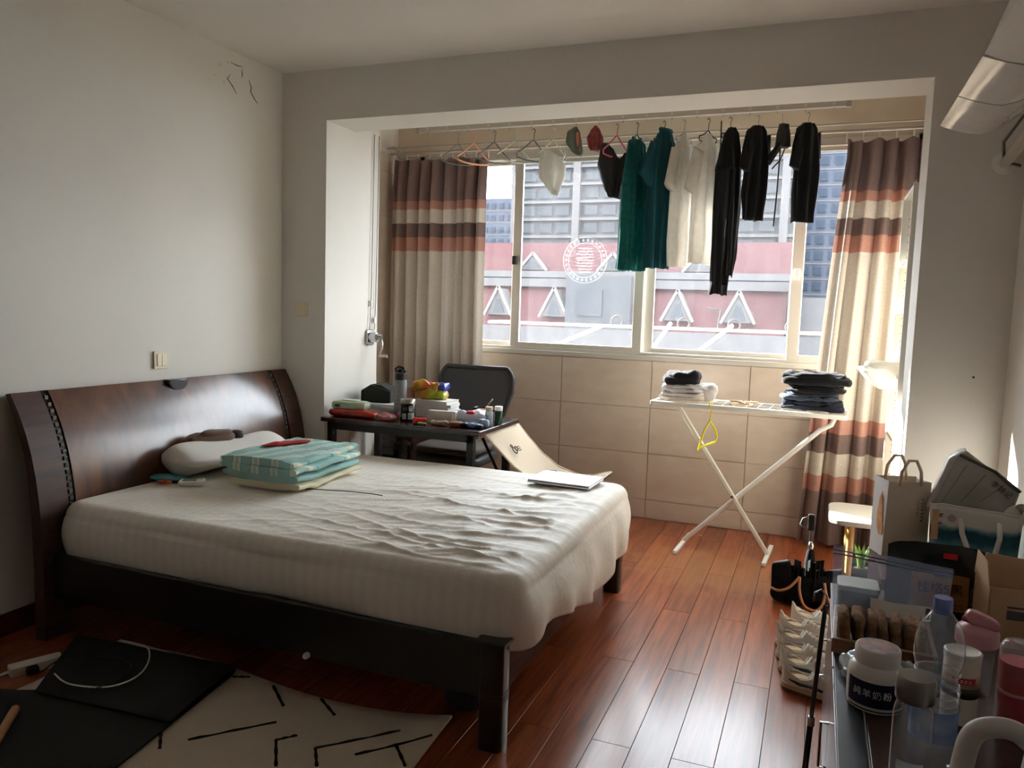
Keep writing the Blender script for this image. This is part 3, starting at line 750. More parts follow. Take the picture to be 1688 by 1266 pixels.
db = thing('cloth_pouch', 'dark grey cloth pouch squeezed behind the pillow by the headboard', 'pouch', (-2.71, 3.52, ZB), .3)
soft(.16, .24, .05, .7, .6, .01, 12, 8).build('body', mat('dark_grey_cloth', (52, 52, 50), .9), db, smooth=True)
soft(.03, .05, .02, .7, .6, .002, 12, 3, c=(.05, -.10, .035)).build('tab', mat('beige_tab', (206, 190, 168), .8), db, smooth=True)

# ================================================================== DESK AND CHAIRS
DKT = wood('dark_desk_laminate', (40, 22, 20), (58, 34, 30), (2, 12, 12), rough=.22, vary=.02, coat=.3, coat_r=.12, bumpy=.0)
desk = thing('desk', 'narrow dark folding desk with square black legs behind the bed', 'desk', (-2.15, 4.0, 0))
MB().prism(rrect(-.50, .51, -.30, .30, .015), .703, .728, 'z').build('desktop', DKT, desk, bevel=.003, smooth='auto')
MB().box(-.46, .47, -.275, -.255, .66, .703).build('apron', BLACK, desk)
MB().box(-.46, .47, .255, .275, .66, .703).build('apron', BLACK, desk)
for x in (-.445, .445):
    for y in (-.255, .255): MB().box(x - .02, x + .02, y - .02, y + .02, 0, .703).build('leg', BLACK, desk, bevel=.003)
    MB().box(x - .014, x + .014, -.235, .235, .10, .128).build('stretcher', BLACK, desk)
for (x, y) in ((.466, .20), (.466, -.14), (-.42, -.277)): MB().lathe([(.006, 0), (.006, .003), (0, .004)], 10).build('screw', CHROME, desk, loc=(x, y, .64), rot=(0, PI/2, 0))

CH = mat('charcoal_mesh_fabric', (80, 81, 84), .85, bump_s=500, bump=.3)
CHF = mat('charcoal_chair_plastic', (56, 57, 60), .5)
oc_ = thing('office_chair', 'charcoal mesh-back office chair facing the dark desk', 'chair', (-2.12, 4.44, 0), 0.06)
def backrest(u, v):
    w = .175 + .085 * min(1, v * 1.6) ** .8
    if v > .78: w *= math.cos((v - .78) / .22 * .62) ** .9
    x = (u - .5) * 2 * w
    return (x, .255 + .07 * (v - .3) - .06 * (1 - (x / .27) ** 2) * .5 + .03, .585 + v * .40)
bkm = MB().grid(backrest, 24, 22).build('backrest', CH, oc_, smooth=True, solid=.012)
edge = []
for i in range(22): edge.append(backrest(0, i / 21))
for i in range(24): edge.append(backrest(i / 23, 1))
for i in range(21, -1, -1): edge.append(backrest(1, i / 21))
for i in range(23, 0, -1): edge.append(backrest(i / 23, 0))
MB().tube(edge, .016, 8, closed=True).build('back_frame', CHF, bkm, smooth=True)
MB().tube([(0, .10, .40), (0, .26, .42), (0, .33, .5), (0, .315, .75)], .022, 10).build('back_post', CHF, oc_, smooth=True)
soft(.46, .44, .07, .4, .35, .003, 8, 2, c=(0, 0, .395)).build('seat', CHF, oc_, smooth=True)
MB().cyl((0, 0, .12), (0, 0, .40), .028, n=14).build('gas_lift', BLACK, oc_)
for i in range(5):
    a = 2 * PI * i / 5 + .3
    lg = MB().tube([(0, 0, .12), (.15 * math.cos(a), .15 * math.sin(a), .10), (.27 * math.cos(a), .27 * math.sin(a), .075)], [.022, .018, .014], 8).build('base_leg', CHF, oc_, smooth=True)
    MB().cyl((.27 * math.cos(a) - .018 * math.sin(a), .27 * math.sin(a) + .018 * math.cos(a), .03), (.27 * math.cos(a) + .018 * math.sin(a), .27 * math.sin(a) - .018 * math.cos(a), .03), .03, n=14).build('caster', BLACK, lg, smooth='auto')
cu = soft(.43, .41, .06, .5, .35, .004, 9, 7).build('seat_cushion', mat('taupe_cushion', (92, 82, 76), .9, bump_s=120, bump=.15), smooth=True, loc=(-2.12, 4.42, .467), rot=(0, 0, .06))
tag(cu, 'square taupe cushion on the seat of the office chair', 'cushion')

# small dark cabinet with papers under the desk
uc = thing('drawer_cabinet', 'small dark brown cabinet holding papers under the desk', 'cabinet', (-2.635, 4.565, 0))
MB().box(-.20, .20, -.17, .17, 0, .52).build('body', DKT, uc, bevel=.004)
MB().box(-.21, .21, -.18, .18, .52, .54).build('top', DKT, uc, bevel=.004)
for z in (.03, .27):
    d = MB().box(-.185, .185, -.185, -.17, z, z + .21).build('drawer', DKT, uc, bevel=.004)
    MB().tube([(-.06, -.186, z + .12), (-.06, -.205, z + .12), (.06, -.205, z + .12), (.06, -.186, z + .12)], .005, 6).build('handle', BLACK, d)
PAP = mat('paper_white', (226, 222, 216), .8)
for i, (l, c) in enumerate((('thin white booklet lowest on the dark drawer cabinet', (226, 222, 216)), ('pinkish folder in the middle of the papers on the drawer cabinet', (204, 176, 168)), ('white paper pad on top of the papers on the drawer cabinet', (228, 226, 222)))):
    o = MB().box(-.14, .14, -.10, .10, 0, .028).build('booklet', mat('booklet_%d' % c[1], c, .8), bevel=.002, loc=(-2.58 + .01 * i, 4.55, .541 + .0285 * i), rot=(0, 0, .05 * i - .04))
    tag(o, l, 'booklet', 'papers on the drawer cabinet')

# cream canvas camping chair
CAN = mat('cream_canvas', (222, 207, 184), .85, bump_s=260, bump=.2, translucent=.15)
cc = thing('camping_chair', 'low cream canvas camping chair with a small dark logo', 'chair', (-1.345, 4.10, 0))
PR = [(-.30, .70), (-.235, .60), (-.15, .49), (-.05, .41), (.08, .375), (.17, .39), (.24, .43), (.275, .455)]
def prof(v):
    t = v * (len(PR) - 1); i = min(int(t), len(PR) - 2); f = t - i
    return PR[i][0] + f * (PR[i+1][0] - PR[i][0]), PR[i][1] + f * (PR[i+1][1] - PR[i][1])
def sling(u, v):
    x, z = prof(v); y = (u - .5) * .50
    e = abs(u - .5) * 2
    pinch = .06 * math.sin(PI * v)                       # edges rise between the corner pockets
    x -= .05 * e ** 2 * max(0, .35 - v) * 2
    z += pinch * e ** 2 * .8 - .015 * (1 - e ** 2) * math.sin(PI * v)
    y *= 1 - .10 * math.sin(PI * v)
    return (x, y, z)
sl = MB().grid(sling, 26, 40).build('sling', CAN, cc, smooth=True, solid=.004)
for s in (0, 1): MB().tube([sling(s, i / 24) for i in range(25)], .006, 6).build('piping', CAN, sl, smooth=True)
TUBM = mat('black_tube_metal', (30, 30, 32), .35, metal=.4)
for y in (-.22, .22):
    MB().tube([(-.352, y, .665), (-.20, y * .9, .36), (.28, y, .012)], .009, 8).build('leg', TUBM, cc, smooth=True)
    MB().tube([(.268, y, .45), (.05, y * .9, .25), (-.30, y, .012)], .009, 8).build('leg', TUBM, cc, smooth=True)
MB().tube([(-.02, -.21, .245), (-.02, .21, .245)], .009, 8).build('crossbar', TUBM, cc)
MB().tube([(.28, -.22, .012), (.28, .22, .012)], .009, 8).build('foot_bar', TUBM, cc)
MB().tube([(-.30, -.22, .012), (-.30, .22, .012)], .009, 8).build('foot_bar', TUBM, cc)
lg = MB()
for (dy, dz, r) in ((0, 0, .020), (.034, .008, .014), (-.006, .030, .010)):
    lg.tube([(0, dy + r * math.cos(a), dz + r * math.sin(a)) for a in [2*PI*i/12 for i in range(12)]], .003, 5, closed=True)
for k in range(3): lg.box(-.0005, .0015, .048, .085, -.012 + k * .012, -.007 + k * .012)
px, pz = prof(.17)
lg.build('logo', mat('dark_print', (58, 52, 50), .8), sl, loc=(px + .012, -.09, pz + .010), rot=(0, -.72, 0))
bp_ = thing('sandal', 'black sandal resting on the cream canvas chair', 'sandal', (-1.36, 4.06, .42), .4)
soft(.20, .08, .025, .5, .6, .002, 10, 3).build('sole', BLACK, bp_, smooth=True)
MB().grid(lambda u, v: (-.02 + v * .06, .043 * math.cos(PI * u), .02 + .045 * math.sin(PI * u)), 12, 4).build('strap', BLACK, bp_, smooth=True, solid=.005)

# ================================================================== THINGS ON THE DESK
ZD = .7285
def at(o, x, y, z=ZD, rz=0):
    o.location = (x, y, z); o.rotation_euler = (0, 0, rz); return o
wp = thing('wet_wipe_pack', 'pale green wet wipe pack at the desk end by the jamb', 'wipes', (-2.53, 3.84, ZD + .035), .12)
soft(.22, .11, .055, .5, .4, .004, 14, 2).build('pack', mat('pale_green_foil', (178, 192, 168), .4), wp, smooth=True)
MB().prism(rrect(-.055, .055, -.03, .03, .015), .05, .06, 'z').build('flap', mat('pale_green_lid', (196, 206, 184), .35), wp, bevel=.003, smooth='auto')
MB().prism([(.02*math.cos(2*PI*i/12) - .06, .008*math.sin(2*PI*i/12) + .028) for i in range(12)], 0, .001, 'z').build('print', mat('dark_green_print', (54, 78, 50), .6), wp, rot=(PI/2, 0, 0), loc=(0, -.055, 0))
ob = soft(.30, .10, .045, .6, .5, .01, 16, 9).build('snack_bag', mat('orange_red_foil', (206, 58, 30), .3, noise_s=20, col2=(70, 20, 30)), smooth=True, loc=(-2.49, 3.81, ZD), rot=(0, 0, .06))
tag(ob, 'orange and maroon snack bag lying flat under the green wipes', 'snack bag')
pw = soft(.13, .08, .035, .7, .6, .014, 24, 5).build('candy_wrapper', mat('pink_foil', (196, 132, 130), .35, noise_s=30, col2=(150, 70, 76)), smooth=True, loc=(-2.26, 3.80, ZD), rot=(0, 0, -.3))
tag(pw, 'crumpled pink candy wrapper between orange bag and black jar', 'wrapper')
pw = soft(.05, .06, .045, .7, .7, .008, 30, 8).build('candy_wrapper', mat('rose_foil', (182, 96, 104), .35), smooth=True, loc=(-2.215, 3.90, ZD))
tag(pw, 'small rose pink sachet just beside the black supplement jar', 'wrapper')
# tall grey bottle
gb = thing('sports_bottle', 'tall smoky grey sports bottle with a black lid', 'bottle', (-2.31, 4.03, ZD))
SMK = mat('smoky_plastic', (164, 166, 168), .2, trans=.3, ior=1.1)
MB().lathe([(.034, 0), (.038, .006), (.038, .05), (.036, .06), (.038, .07), (.038, .205), (.033, .216), (.028, .218)], 28).build('body', SMK, gb, smooth='auto')
MB().lathe([(.036, .213), (.036, .25), (.030, .256), (.024, .258), (.022, .275), (.014, .283), (0, .284)], 28).build('lid', BLACK, gb, smooth='auto')
MB().tube([(-.03, 0, .25), (-.036, 0, .278), (-.012, 0, .292), (.02, 0, .284), (.032, 0, .258)], .006, 8).build('carry_loop', BLACK, gb, smooth=True)
for k in range(6): MB().box(-.004, .008, -.0395, -.0383, .055 + k * .025, .058 + k * .025).build('scale_mark', mat('pale_mark', (190, 186, 170), .6), gb)
# black supplement jar
bj = thing('supplement_jar', 'black jar with silver lid, barcode and green print on the desk', 'jar', (-2.155, 3.85, ZD), .15)
JB = mat('black_glossy_label', (18, 24, 22), .25)
MB().lathe([(.040, 0), (.044, .004), (.045, .012), (.045, .095), (.041, .102), (.036, .104)], 28).build('body', JB, bj, smooth='auto')
MB().lathe([(.043, .102), (.043, .122), (.040, .126), (0, .126)], 28).build('lid', mat('brushed_steel', (176, 172, 164), .3, metal=.9), bj, smooth='auto')
def curved(mb, r, a0, a1, z0, z1, n=8):
    def fn(u, v): a = a0 + (a1 - a0) * u; return (r * math.cos(a), r * math.sin(a), z0 + (z1 - z0) * v)
    return mb.grid(fn, n, 2)
curved(MB(), .0455, -1.95, -1.45, .014, .045).build('barcode_patch', mat('label_white', (224, 224, 220), .6), bj)
bar = MB()
for k in range(9): curved(bar, .0458, -1.9 + k * .047, -1.9 + k * .047 + (.02 if k % 3 else .032), .017, .040, 2)
bar.build('barcode', mat('print_black', (20, 20, 22), .6), bj)
curved(MB(), .0455, -1.2, -.35, .012, .05).build('print_patch', mat('jar_teal_print', (40, 130, 120), .5, noise_s=60, col2=(200, 220, 214)), bj)
curved(MB(), .0455, -1.9, -1.3, .062, .085).build('print_patch', mat('jar_grey_print', (70, 76, 74), .5, noise_s=90, col2=(30, 34, 34)), bj)
curved(MB(), .0455, -1.1, -.5, .058, .09).build('print_patch', mat('jar_white_print', (190, 194, 190), .5, noise_s=70, col2=(40, 60, 54)), bj)
# black box-like bag, papers, colourful snack bag, book stack
stk = [(.30, .23, .022, (208, 206, 204)), (.29, .22, .016, (190, 188, 190)), (.30, .21, .014, (216, 214, 216))]
zz_ = ZD
for i, (a, b, c, co) in enumerate(stk):
    o = MB().box(-a/2, a/2, -b/2, b/2, 0, c).build('document_folder', mat('folder_grey_%d' % co[0], co, .7), bevel=.002, loc=(-2.47, 4.14, zz_), rot=(0, 0, (.05, -.08, .12)[i]))
    tag(o, ('grey document folder at the bottom of the stack by the jamb', 'middle grey document folder under the black case by the jamb', 'top white document folder directly under the black case')[i], 'folder', 'folders by the jamb'); zz_ += c + .0005
bc = thing('zip_case', 'black soft case on the paper stack by the jamb', 'case', (-2.53, 4.16, zz_), .12)
MB().prism([(-.10, 0), (.10, 0), (.10, .075), (.03, .112), (-.03, .112), (-.10, .07)], -.07, .07, 'y').build('body', mat('black_green_fabric', (34, 38, 34), .8), bc, bevel=.01, smooth='auto')
MB().tube([(-.03, -.072, .11), (.06, -.074, .085), (.10, -.072, .07)], .003, 6).build('zip', mat('olive_zip', (88, 88, 66), .6), bc)
bs = [(.24, .17, .02, (220, 218, 214)), (.24, .17, .018, (204, 206, 214)), (.235, .17, .02, (226, 224, 220)), (.24, .165, .016, (196, 204, 214)), (.23, .165, .02, (224, 220, 214))]
z = ZD
for i, (a, b, c, co) in enumerate(bs):
    o = thing('paperback_book', 'paperback number %s from the desk in the white book stack behind the jar' % ('one', 'two', 'three', 'four', 'five')[i], 'book', (-2.13 + .006 * (i % 2), 4.15, z), (.06, -.05, .03, .1, -.02)[i], 'book stack on the desk')
    o['label'] = ('lowest white paperback in the stack behind the black jar', 'second lowest bluish paperback in the stack behind the jar', 'middle white paperback of the five stacked behind the jar', 'second from top bluish paperback under the snack bag', 'topmost white paperback carrying the green snack bag')[i]
    MB().box(-a/2 + .003, a/2 - .002, -b/2 + .003, b/2 - .003, .0015, c - .0015).build('pages', PAP, o)
    MB().box(-a/2, a/2, -b/2, b/2, 0, .0015).build('cover', mat('book_cover_%d_%d' % (co[0], co[2]), co, .5), o)
    MB().box(-a/2, a/2, -b/2, b/2, c - .0015, c).build('cover', mat('book_cover_%d_%d' % (co[0], co[2]), co, .5), o)
    MB().box(-a/2, -a/2 + .0015, -b/2, b/2, 0, c).build('spine', mat('book_cover_%d_%d' % (co[0], co[2]), co, .5), o)
    z += c + .0004
sb = thing('snack_bag', 'bright green, red and blue snack bag on the book stack', 'snack bag', (-2.17, 4.17, z), .1)
soft(.19, .12, .075, .6, .5, .034, 14, 6, 48, 24).build('pack', mat('lime_red_foil', (150, 186, 40), .3, noise_s=11, col2=(206, 50, 40)), sb, smooth=True)
soft(.06, .10, .05, .6, .5, .01, 20, 4, c=(.075, 0, .05)).build('corner', mat('blue_foil', (54, 66, 150), .3), sb, smooth=True)
soft(.17, .09, .055, .6, .5, .03, 18, 14, 48, 24, c=(-.02, -.01, .05)).build('upper_fold', mat('lime_foil', (168, 196, 46), .3, noise_s=14, col2=(212, 84, 50)), sb, smooth=True)
# white device with a square code-free face
wd = thing('power_bank', 'white rectangular adapter box standing on the desk edge', 'adapter', (-1.945, 3.87, ZD), .14)
MB().prism(rrect(-.085, .085, 0, .072, .008), -.02, .02, 'y').build('body', mat('warm_white_plastic', (206, 200, 190), .4), wd, bevel=.004, smooth='auto')
MB().prism(rrect(.062, .085, .002, .07, .006), -.0205, .0205, 'y').build('end_cap', WHITEP, wd)
rw = soft(.075, .05, .035, .7, .6, .01, 28, 3).build('candy_wrapper', mat('bright_red_foil', (206, 34, 36), .3), smooth=True, loc=(-2.045, 3.79, ZD), rot=(0, 0, .3))
tag(rw, 'bright red wrapper between black jar and white adapter', 'wrapper')
rw = soft(.055, .03, .014, .7, .6, .003, 28, 5).build('candy_wrapper', mat('olive_foil', (120, 130, 92), .4), smooth=True, loc=(-2.01, 3.755, ZD), rot=(0, 0, .1))
tag(rw, 'tiny olive wrapper in front of the red wrapper', 'wrapper')
rw = soft(.10, .03, .025, .8, .7, .01, 30, 7).build('tissue', mat('beige_tissue', (206, 186, 168), .9), smooth=True, loc=(-1.925, 3.80, ZD), rot=(0, 0, .1))
tag(rw, 'crumpled beige tissue in front of the white adapter box', 'tissue')
bw = soft(.075, .05, .03, .6, .6, .004, 22, 3).build('bread_piece', mat('brown_bread_wrap', (150, 98, 66), .6), smooth=True, loc=(-1.825, 3.80, ZD), rot=(0, 0, .2))
tag(bw, 'small brown wrapped snack at the near desk edge', 'snack')
bk_ = soft(.07, .07, .055, .6, .6, .008, 20, 3).build('black_cloth_ball', BLACK, smooth=True, loc=(-1.86, 4.06, ZD))
tag(bk_, 'small black crumpled cloth behind the white adapter box', 'cloth')
pb = thing('plastic_bag', 'white plastic bag with a red print on the desk', 'bag', (-1.80, 3.97, ZD), .1)
soft(.19, .15, .07, .8, .6, .022, 15, 11).build('body', mat('white_thin_plastic', (226, 228, 236), .35, translucent=.25), pb, smooth=True)
soft(.05, .04, .028, .8, .7, .005, 20, 2, c=(.0, -.04, .05)).build('print', mat('bag_red', (204, 44, 40), .4), pb, smooth=True)
cl = thing('chocolate_bar', 'black and blue foil snack bar at the near desk corner', 'snack', (-1.74, 3.81, ZD), .03)
soft(.15, .05, .025, .6, .5, .004, 24, 2).build('wrapper', mat('black_foil', (24, 24, 30), .3), cl, smooth=True)
soft(.09, .047, .024, .6, .5, .003, 24, 5, c=(.022, -.003, .003)).build('print_band', mat('blue_silver_foil', (120, 160, 205), .25, noise_s=60, col2=(40, 70, 120)), cl, smooth=True)
sl_ = soft(.065, .035, .045, .6, .5, .004, 24, 8).build('foil_sachet', mat('light_blue_foil', (96, 140, 190), .3, noise_s=50, col2=(190, 206, 224)), smooth=True, loc=(-1.69, 3.87, ZD), rot=(0, 0, .1))
tag(sl_, 'small light blue foil sachet standing before the clear bottle', 'sachet')
gbw = thing('glass_bowl', 'glass bowl of pinkish porridge with a spoon on the desk', 'bowl', (-1.80, 4.13, ZD))
GLS = mat('clear_glass', (240, 244, 244), .03, trans=1.0, ior=1.12)
MB().lathe([(.03, 0), (.045, .012), (.06, .04), (.066, .075), (.063, .075), (.057, .042), (.043, .016), (0, .008)], 28).build('bowl', GLS, gbw, smooth=True)
MB().lathe([(.042, .016), (.056, .042), (.059, .055), (0, .057)], 28).build('porridge', mat('pinkish_porridge', (176, 130, 120), .6), gbw, smooth='auto')
sp = MB().tube([(-.01, 0, .05), (.03, .01, .105), (.045, .012, .125)], [.004, .003, .005], 8).build('spoon', CHROME, smooth=True, loc=(-1.80, 4.13, ZD))
tag(sp, 'metal spoon standing in the glass porridge bowl', 'spoon')
cbt = thing('small_bottle', 'little clear bottle with a wooden stopper on the desk', 'bottle', (-1.695, 3.955, ZD))
MB().lathe([(.021, 0), (.023, .004), (.023, .07), (.018, .082), (.018, .09)], 20).build('body', mat('frosted_clear', (206, 216, 214), .2, trans=.5, ior=1.2), cbt, smooth='auto')
MB().lathe([(.021, .088), (.021, .104), (0, .105)], 20).build('stopper', mat('pale_wood_cap', (212, 178, 144), .6), cbt, smooth='auto')
gnb = thing('pill_bottle', 'dark green pill bottle with a white cap on the desk', 'bottle', (-1.66, 4.01, ZD))
MB().lathe([(.022, 0), (.024, .004), (.024, .075), (.019, .082)], 20).build('body', mat('dark_green_glass', (28, 62, 46), .15), gnb, smooth='auto')
MB().lathe([(.0225, .08), (.0225, .102), (.02, .104), (0, .104)], 20).build('cap', WHITEP, gnb, smooth='auto')

# ================================================================== CURTAINS
def curtain_mat():
    m = bpy.data.materials.new('banded_curtain_linen'); m.use_nodes = True
    N = m.node_tree.nodes; L = m.node_tree.links; b = N['Principled BSDF']; b.inputs['Roughness'].default_value = .9; b.inputs['Specular IOR Level'].default_value = .2
    tc = N.new('ShaderNodeTexCoord'); sp = N.new('ShaderNodeSeparateXYZ'); L.new(tc.outputs['Object'], sp.inputs[0])
    dv = N.new('ShaderNodeMath'); dv.operation = 'DIVIDE'; dv.inputs[1].default_value = 2.5; L.new(sp.outputs['Z'], dv.inputs[0])
    rp = N.new('ShaderNodeValToRGB'); rp.color_ramp.interpolation = 'CONSTANT'
    BR, OR, CR, GB = (134, 113, 107), (186, 140, 124), (208, 198, 185), (128, 108, 102)
    bands = [(0, BR), (.345, OR), (.44, CR), (.585, GB), (.70, OR), (.79, CR), (1.775, OR), (1.875, GB), (1.965, CR), (2.065, OR), (2.12, BR)]
    e = rp.color_ramp.elements; e[0].position = 0; e[0].color = lin(BR); e[1].position = bands[1][0] / 2.5; e[1].color = lin(OR)
    for z, c in bands[2:]:
        k = e.new(z / 2.5); k.color = lin(c)
    L.new(dv.outputs[0], rp.inputs[0])
    mp = N.new('ShaderNodeMapping'); mp.inputs['Scale'].default_value = (40, 40, 300); L.new(tc.outputs['Object'], mp.inputs[0])
    n = N.new('ShaderNodeTexNoise'); n.inputs['Scale'].default_value = 1.0; n.inputs['Detail'].default_value = 3; L.new(mp.outputs[0], n.inputs['Vector'])
    mr = N.new('ShaderNodeMapRange'); mr.inputs[3].default_value = .72; mr.inputs[4].default_value = 1.22; L.new(n.outputs[0], mr.inputs[0])
    hs = N.new('ShaderNodeHueSaturation'); L.new(rp.outputs[0], hs.inputs['Color']); L.new(mr.outputs[0], hs.inputs['Value'])
    L.new(hs.outputs[0], b.inputs['Base Color'])
    t = N.new('ShaderNodeBsdfTranslucent'); L.new(hs.outputs[0], t.inputs[0])
    mx = N.new('ShaderNodeMixShader'); mx.inputs[0].default_value = .05; L.new(b.outputs[0], mx.inputs[1]); L.new(t.outputs[0], mx.inputs[2])
    L.new(mx.outputs[0], N['Material Output'].inputs[0])
    return m
CURT = curtain_mat()
def curtain(label, x0, x1, npl, seed, lean):
    t = thing('curtain', label, 'curtain', (0, 0, 0), 0, 'banded linen curtains')
    t.location = ((x0 + x1) / 2, 4.985, 0)
    rnd = random.Random(seed); ph = [rnd.uniform(-.35, .35) for _ in range(npl + 2)]; am = [rnd.uniform(.45, 1.4) for _ in range(npl + 2)]
    W = x1 - x0
    def fn(u, v):
        z = .03 + v * 2.40
        k = u * npl; i = int(k); s = k - i
        a = am[i] * (1 - s) + am[i + 1] * s; p_ = ph[i] * (1 - s) + ph[i + 1] * s
        d = math.sin(2 * PI * (k + p_ * .6))
        top = max(0, (v - .90) / .10)
        A = .060 * a * (1 - .35 * top)
        y = A * d + .012 * math.sin(4 * PI * k + seed) * (1 - top) + .014 * noise.noise(Vector((u * 7, v * 1.7, seed)))
        x = -W / 2 + u * W + .020 * math.cos(2 * PI * (k + p_)) * a
        sag = -.022 * top * abs(math.sin(PI * k)) 
        x += lean(u, v)
        return (x, y, z + sag)
    MB().grid(fn, npl * 16, 60).build('cloth', CURT, t, smooth=True)
    for i in range(npl + 1):
        xx = -W / 2 + W * i / npl + lean(i / npl, 1)
        MB().tube([(xx, .0, 2.415), (xx, .004, 2.445), (xx, .0, 2.465)], .004, 6).build('hook', WHITEP, t)
    return t
curtain('banded brown and cream curtain gathered on the desk side of the window', -2.93, -2.20, 8, 3, lambda u, v: -.01 * (1 - v) * (1 - u))
curtain('banded brown and cream curtain gathered beside the white bookcase', 0.075, 0.60, 6, 8, lambda u, v: -.155 * (1 - u) ** 1.2 * max(0, (.95 - v)) ** .8 * (1 if True else 0) * .9)
RODM = mat('pale_rod_metal', (186, 180, 172), .35, metal=.5)
for (y, z, l) in ((4.985, 2.476, 'pale metal curtain rod carrying the banded curtains'), (4.93, 2.505, 'thin bare metal rod in front of the curtain rod')):
    r = thing('curtain_rod', l, 'rod', (-1.12, y, z))
    MB().cyl((-1.85, 0, 0), (1.84, 0, 0), .009 if y > 4.95 else .006, n=12).build('rod', RODM, r, smooth='auto')
    for x in (-1.80, 0.0, 1.75): MB().bar((x, 0, 0), (x, YT - y + .002, 0), .014, .02).build('bracket', RODM, r)

# ================================================================== LIFTING CLOTHES AIRER AND LAUNDRY
YA, ZA = 4.75, 2.575
air = thing('ceiling_airer', 'long pale ceiling airer bar with holes above the laundry', 'airer', (-1.275, YA, ZA))
AIRM = mat('airer_grey_white', (196, 190, 180), .45, metal=.1)
MB().box(-1.345, 1.345, -.014, .014, -.018, .018).build('bar', AIRM, air, bevel=.004)
for s in (-1, 1): MB().box(s * 1.345 - .014, s * 1.345 + .014, -.017, .017, -.022, .022).build('end_cap', mat('airer_cap_grey', (170, 165, 158), .5), air, bevel=.004)
for i in range(18):
    x = -1.27 + i * 2.54 / 17
    MB().cyl((x, -.0155, 0), (x, .0155, 0), .008, n=12).build('hole_bush', mat('airer_bush_cream', (222, 206, 190), .5), air)
    MB().tube([(x, 0, -.018), (x, .007, -.026), (x, 0, -.034), (x, -.007, -.026), (x, 0, -.018)], .0018, 5).build('ring', mat('thin_wire', (150, 148, 146), .4, metal=.6), air)
for x in (-.85, .85): MB().cyl((x, 0, .018), (x, 0, .205), .003, n=6).build('lift_wire', mat('thin_wire'), air)
ZH = ZA - .036   # where the hanger hooks rest
def hang_x(px): return px
def hook_pts(r=.018, s=1):
    pts = [(r * s * math.cos(a), 0, -r + r * math.sin(a)) for a in [PI * 1.05 - i * PI * 1.15 / 9 for i in range(10)]]
    return pts
def hanger(col, label, x, rz, w=.19, drop=.13, name='clothes_hanger', grp='hangers on the ceiling airer', shoulder=.10, thick=.0045, mname=None):
    m = mat(mname or 'hanger_%d_%d_%d' % col, col, .4)
    t = thing(name, label, 'hanger', (x, YA, ZH), rz, grp); t.scale = (.72, 1, 1)
    MB().tube([(.014 * math.cos(a), 0, -.004 + .014 * math.sin(a) - .01) for a in [PI * .95 - i * PI * 1.35 / 10 for i in range(11)]] + [(0.004, 0, -.045), (0, 0, -.07)], thick * .6, 7).build('hook', m, t, smooth=True)
    pts = [(0, 0, -.07)]
    left = [(-w * u, 0, -.07 - shoulder * (u ** 1.25) - .012 * math.sin(PI * u)) for u in (.12, .3, .5, .7, .9, 1.0)]
    right = [(-a, b, c) for a, b, c in left]
    zb = -.07 - shoulder - .02
    MB().tube(left[::-1] + [(0, 0, -.072)] + right + [(w * .97, 0, zb - .004), (w * .6, 0, zb - .012), (0, 0, zb - .016), (-w * .6, 0, zb - .012), (-w * .97, 0, zb - .004)], thick, 8, closed=True).build('frame', m, t, smooth=True)
    return t
def cloth_tube(rows, nfold=5, amp=.25, seed=0, n=44, sub=3):
    """rows of (z, centre u, half width, half thickness): a hanging garment body as a soft closed shell"""
    mb = MB(); R = []
    for i in range(len(rows) - 1):
        for s in range(sub):
            t = s / sub; t2 = t * t * (3 - 2 * t)
            R.append(tuple(rows[i][k] + (rows[i + 1][k] - rows[i][k]) * (t if k == 0 else t2) for k in range(4)))
    R.append(rows[-1])
    vs = []; fs = []
    z0, z1 = rows[0][0], rows[-1][0]
    for (z, c, w, th) in R:
        d = (z0 - z) / max(1e-6, (z0 - z1))
        for k in range(n):
            a = 2 * PI * k / n; ca, sa = math.cos(a), math.sin(a)
            u = c + w * sgn(ca) * abs(ca) ** .8
            f = 1 + 1.7 * amp * (.3 + d) * math.sin(nfold * (u / max(w, .02)) * 1.7 + seed + 1.5 * noise.noise(Vector((u * 6, z * 2.5, seed))))
            v = th * sgn(sa) * abs(sa) ** .7 * f + .020 * (.3 + d) * noise.noise(Vector((u * 12, z * 5, seed + 2)))
            vs.append((u, v, z + .016 * d * noise.noise(Vector((u * 14, sa * 2, seed + 6)))))
    for j in range(len(R) - 1):
        for k in range(n): q = (k + 1) % n; fs.append((j*n+k, j*n+q, (j+1)*n+q, (j+1)*n+k))
    fs.append(tuple(range(n))); fs.append(tuple((len(R)-1)*n + k for k in range(n))[::-1])
    return mb.add(vs, fs)
def sleeve(mb, p0, p1, w0, w1, th, seed):
    p0 = Vector(p0); p1 = Vector(p1); d = (p1 - p0).normalized(); v = Vector((0, 1, 0)); s = d.cross(v).normalized()
    vs = []; fs = []; n = 22; m = 7
    for j in range(m):
        t = j / (m - 1); c = p0.lerp(p1, t); w = w0 + (w1 - w0) * t
        for k in range(n):
            a = 2 * PI * k / n
            q = c + s * w * math.cos(a) + v * th * math.sin(a) * (1 + .3 * math.sin(3 * a + seed + t * 3))
            vs.append(tuple(q))
    for j in range(m - 1):
        for k in range(n): q = (k + 1) % n; fs.append((j*n+k, j*n+q, (j+1)*n+q, (j+1)*n+k))
    fs.append(tuple(range(n))); fs.append(tuple((m-1)*n + k for k in range(n))[::-1])
    return mb.add(vs, fs)
def fabric(name, col, tl=.0, col2=None): return mat(name, col, .9, spec=.2, noise_s=30, noise_a=.05, col2=col2, bump_s=140, bump=.25, translucent=tl, sheen=.1)

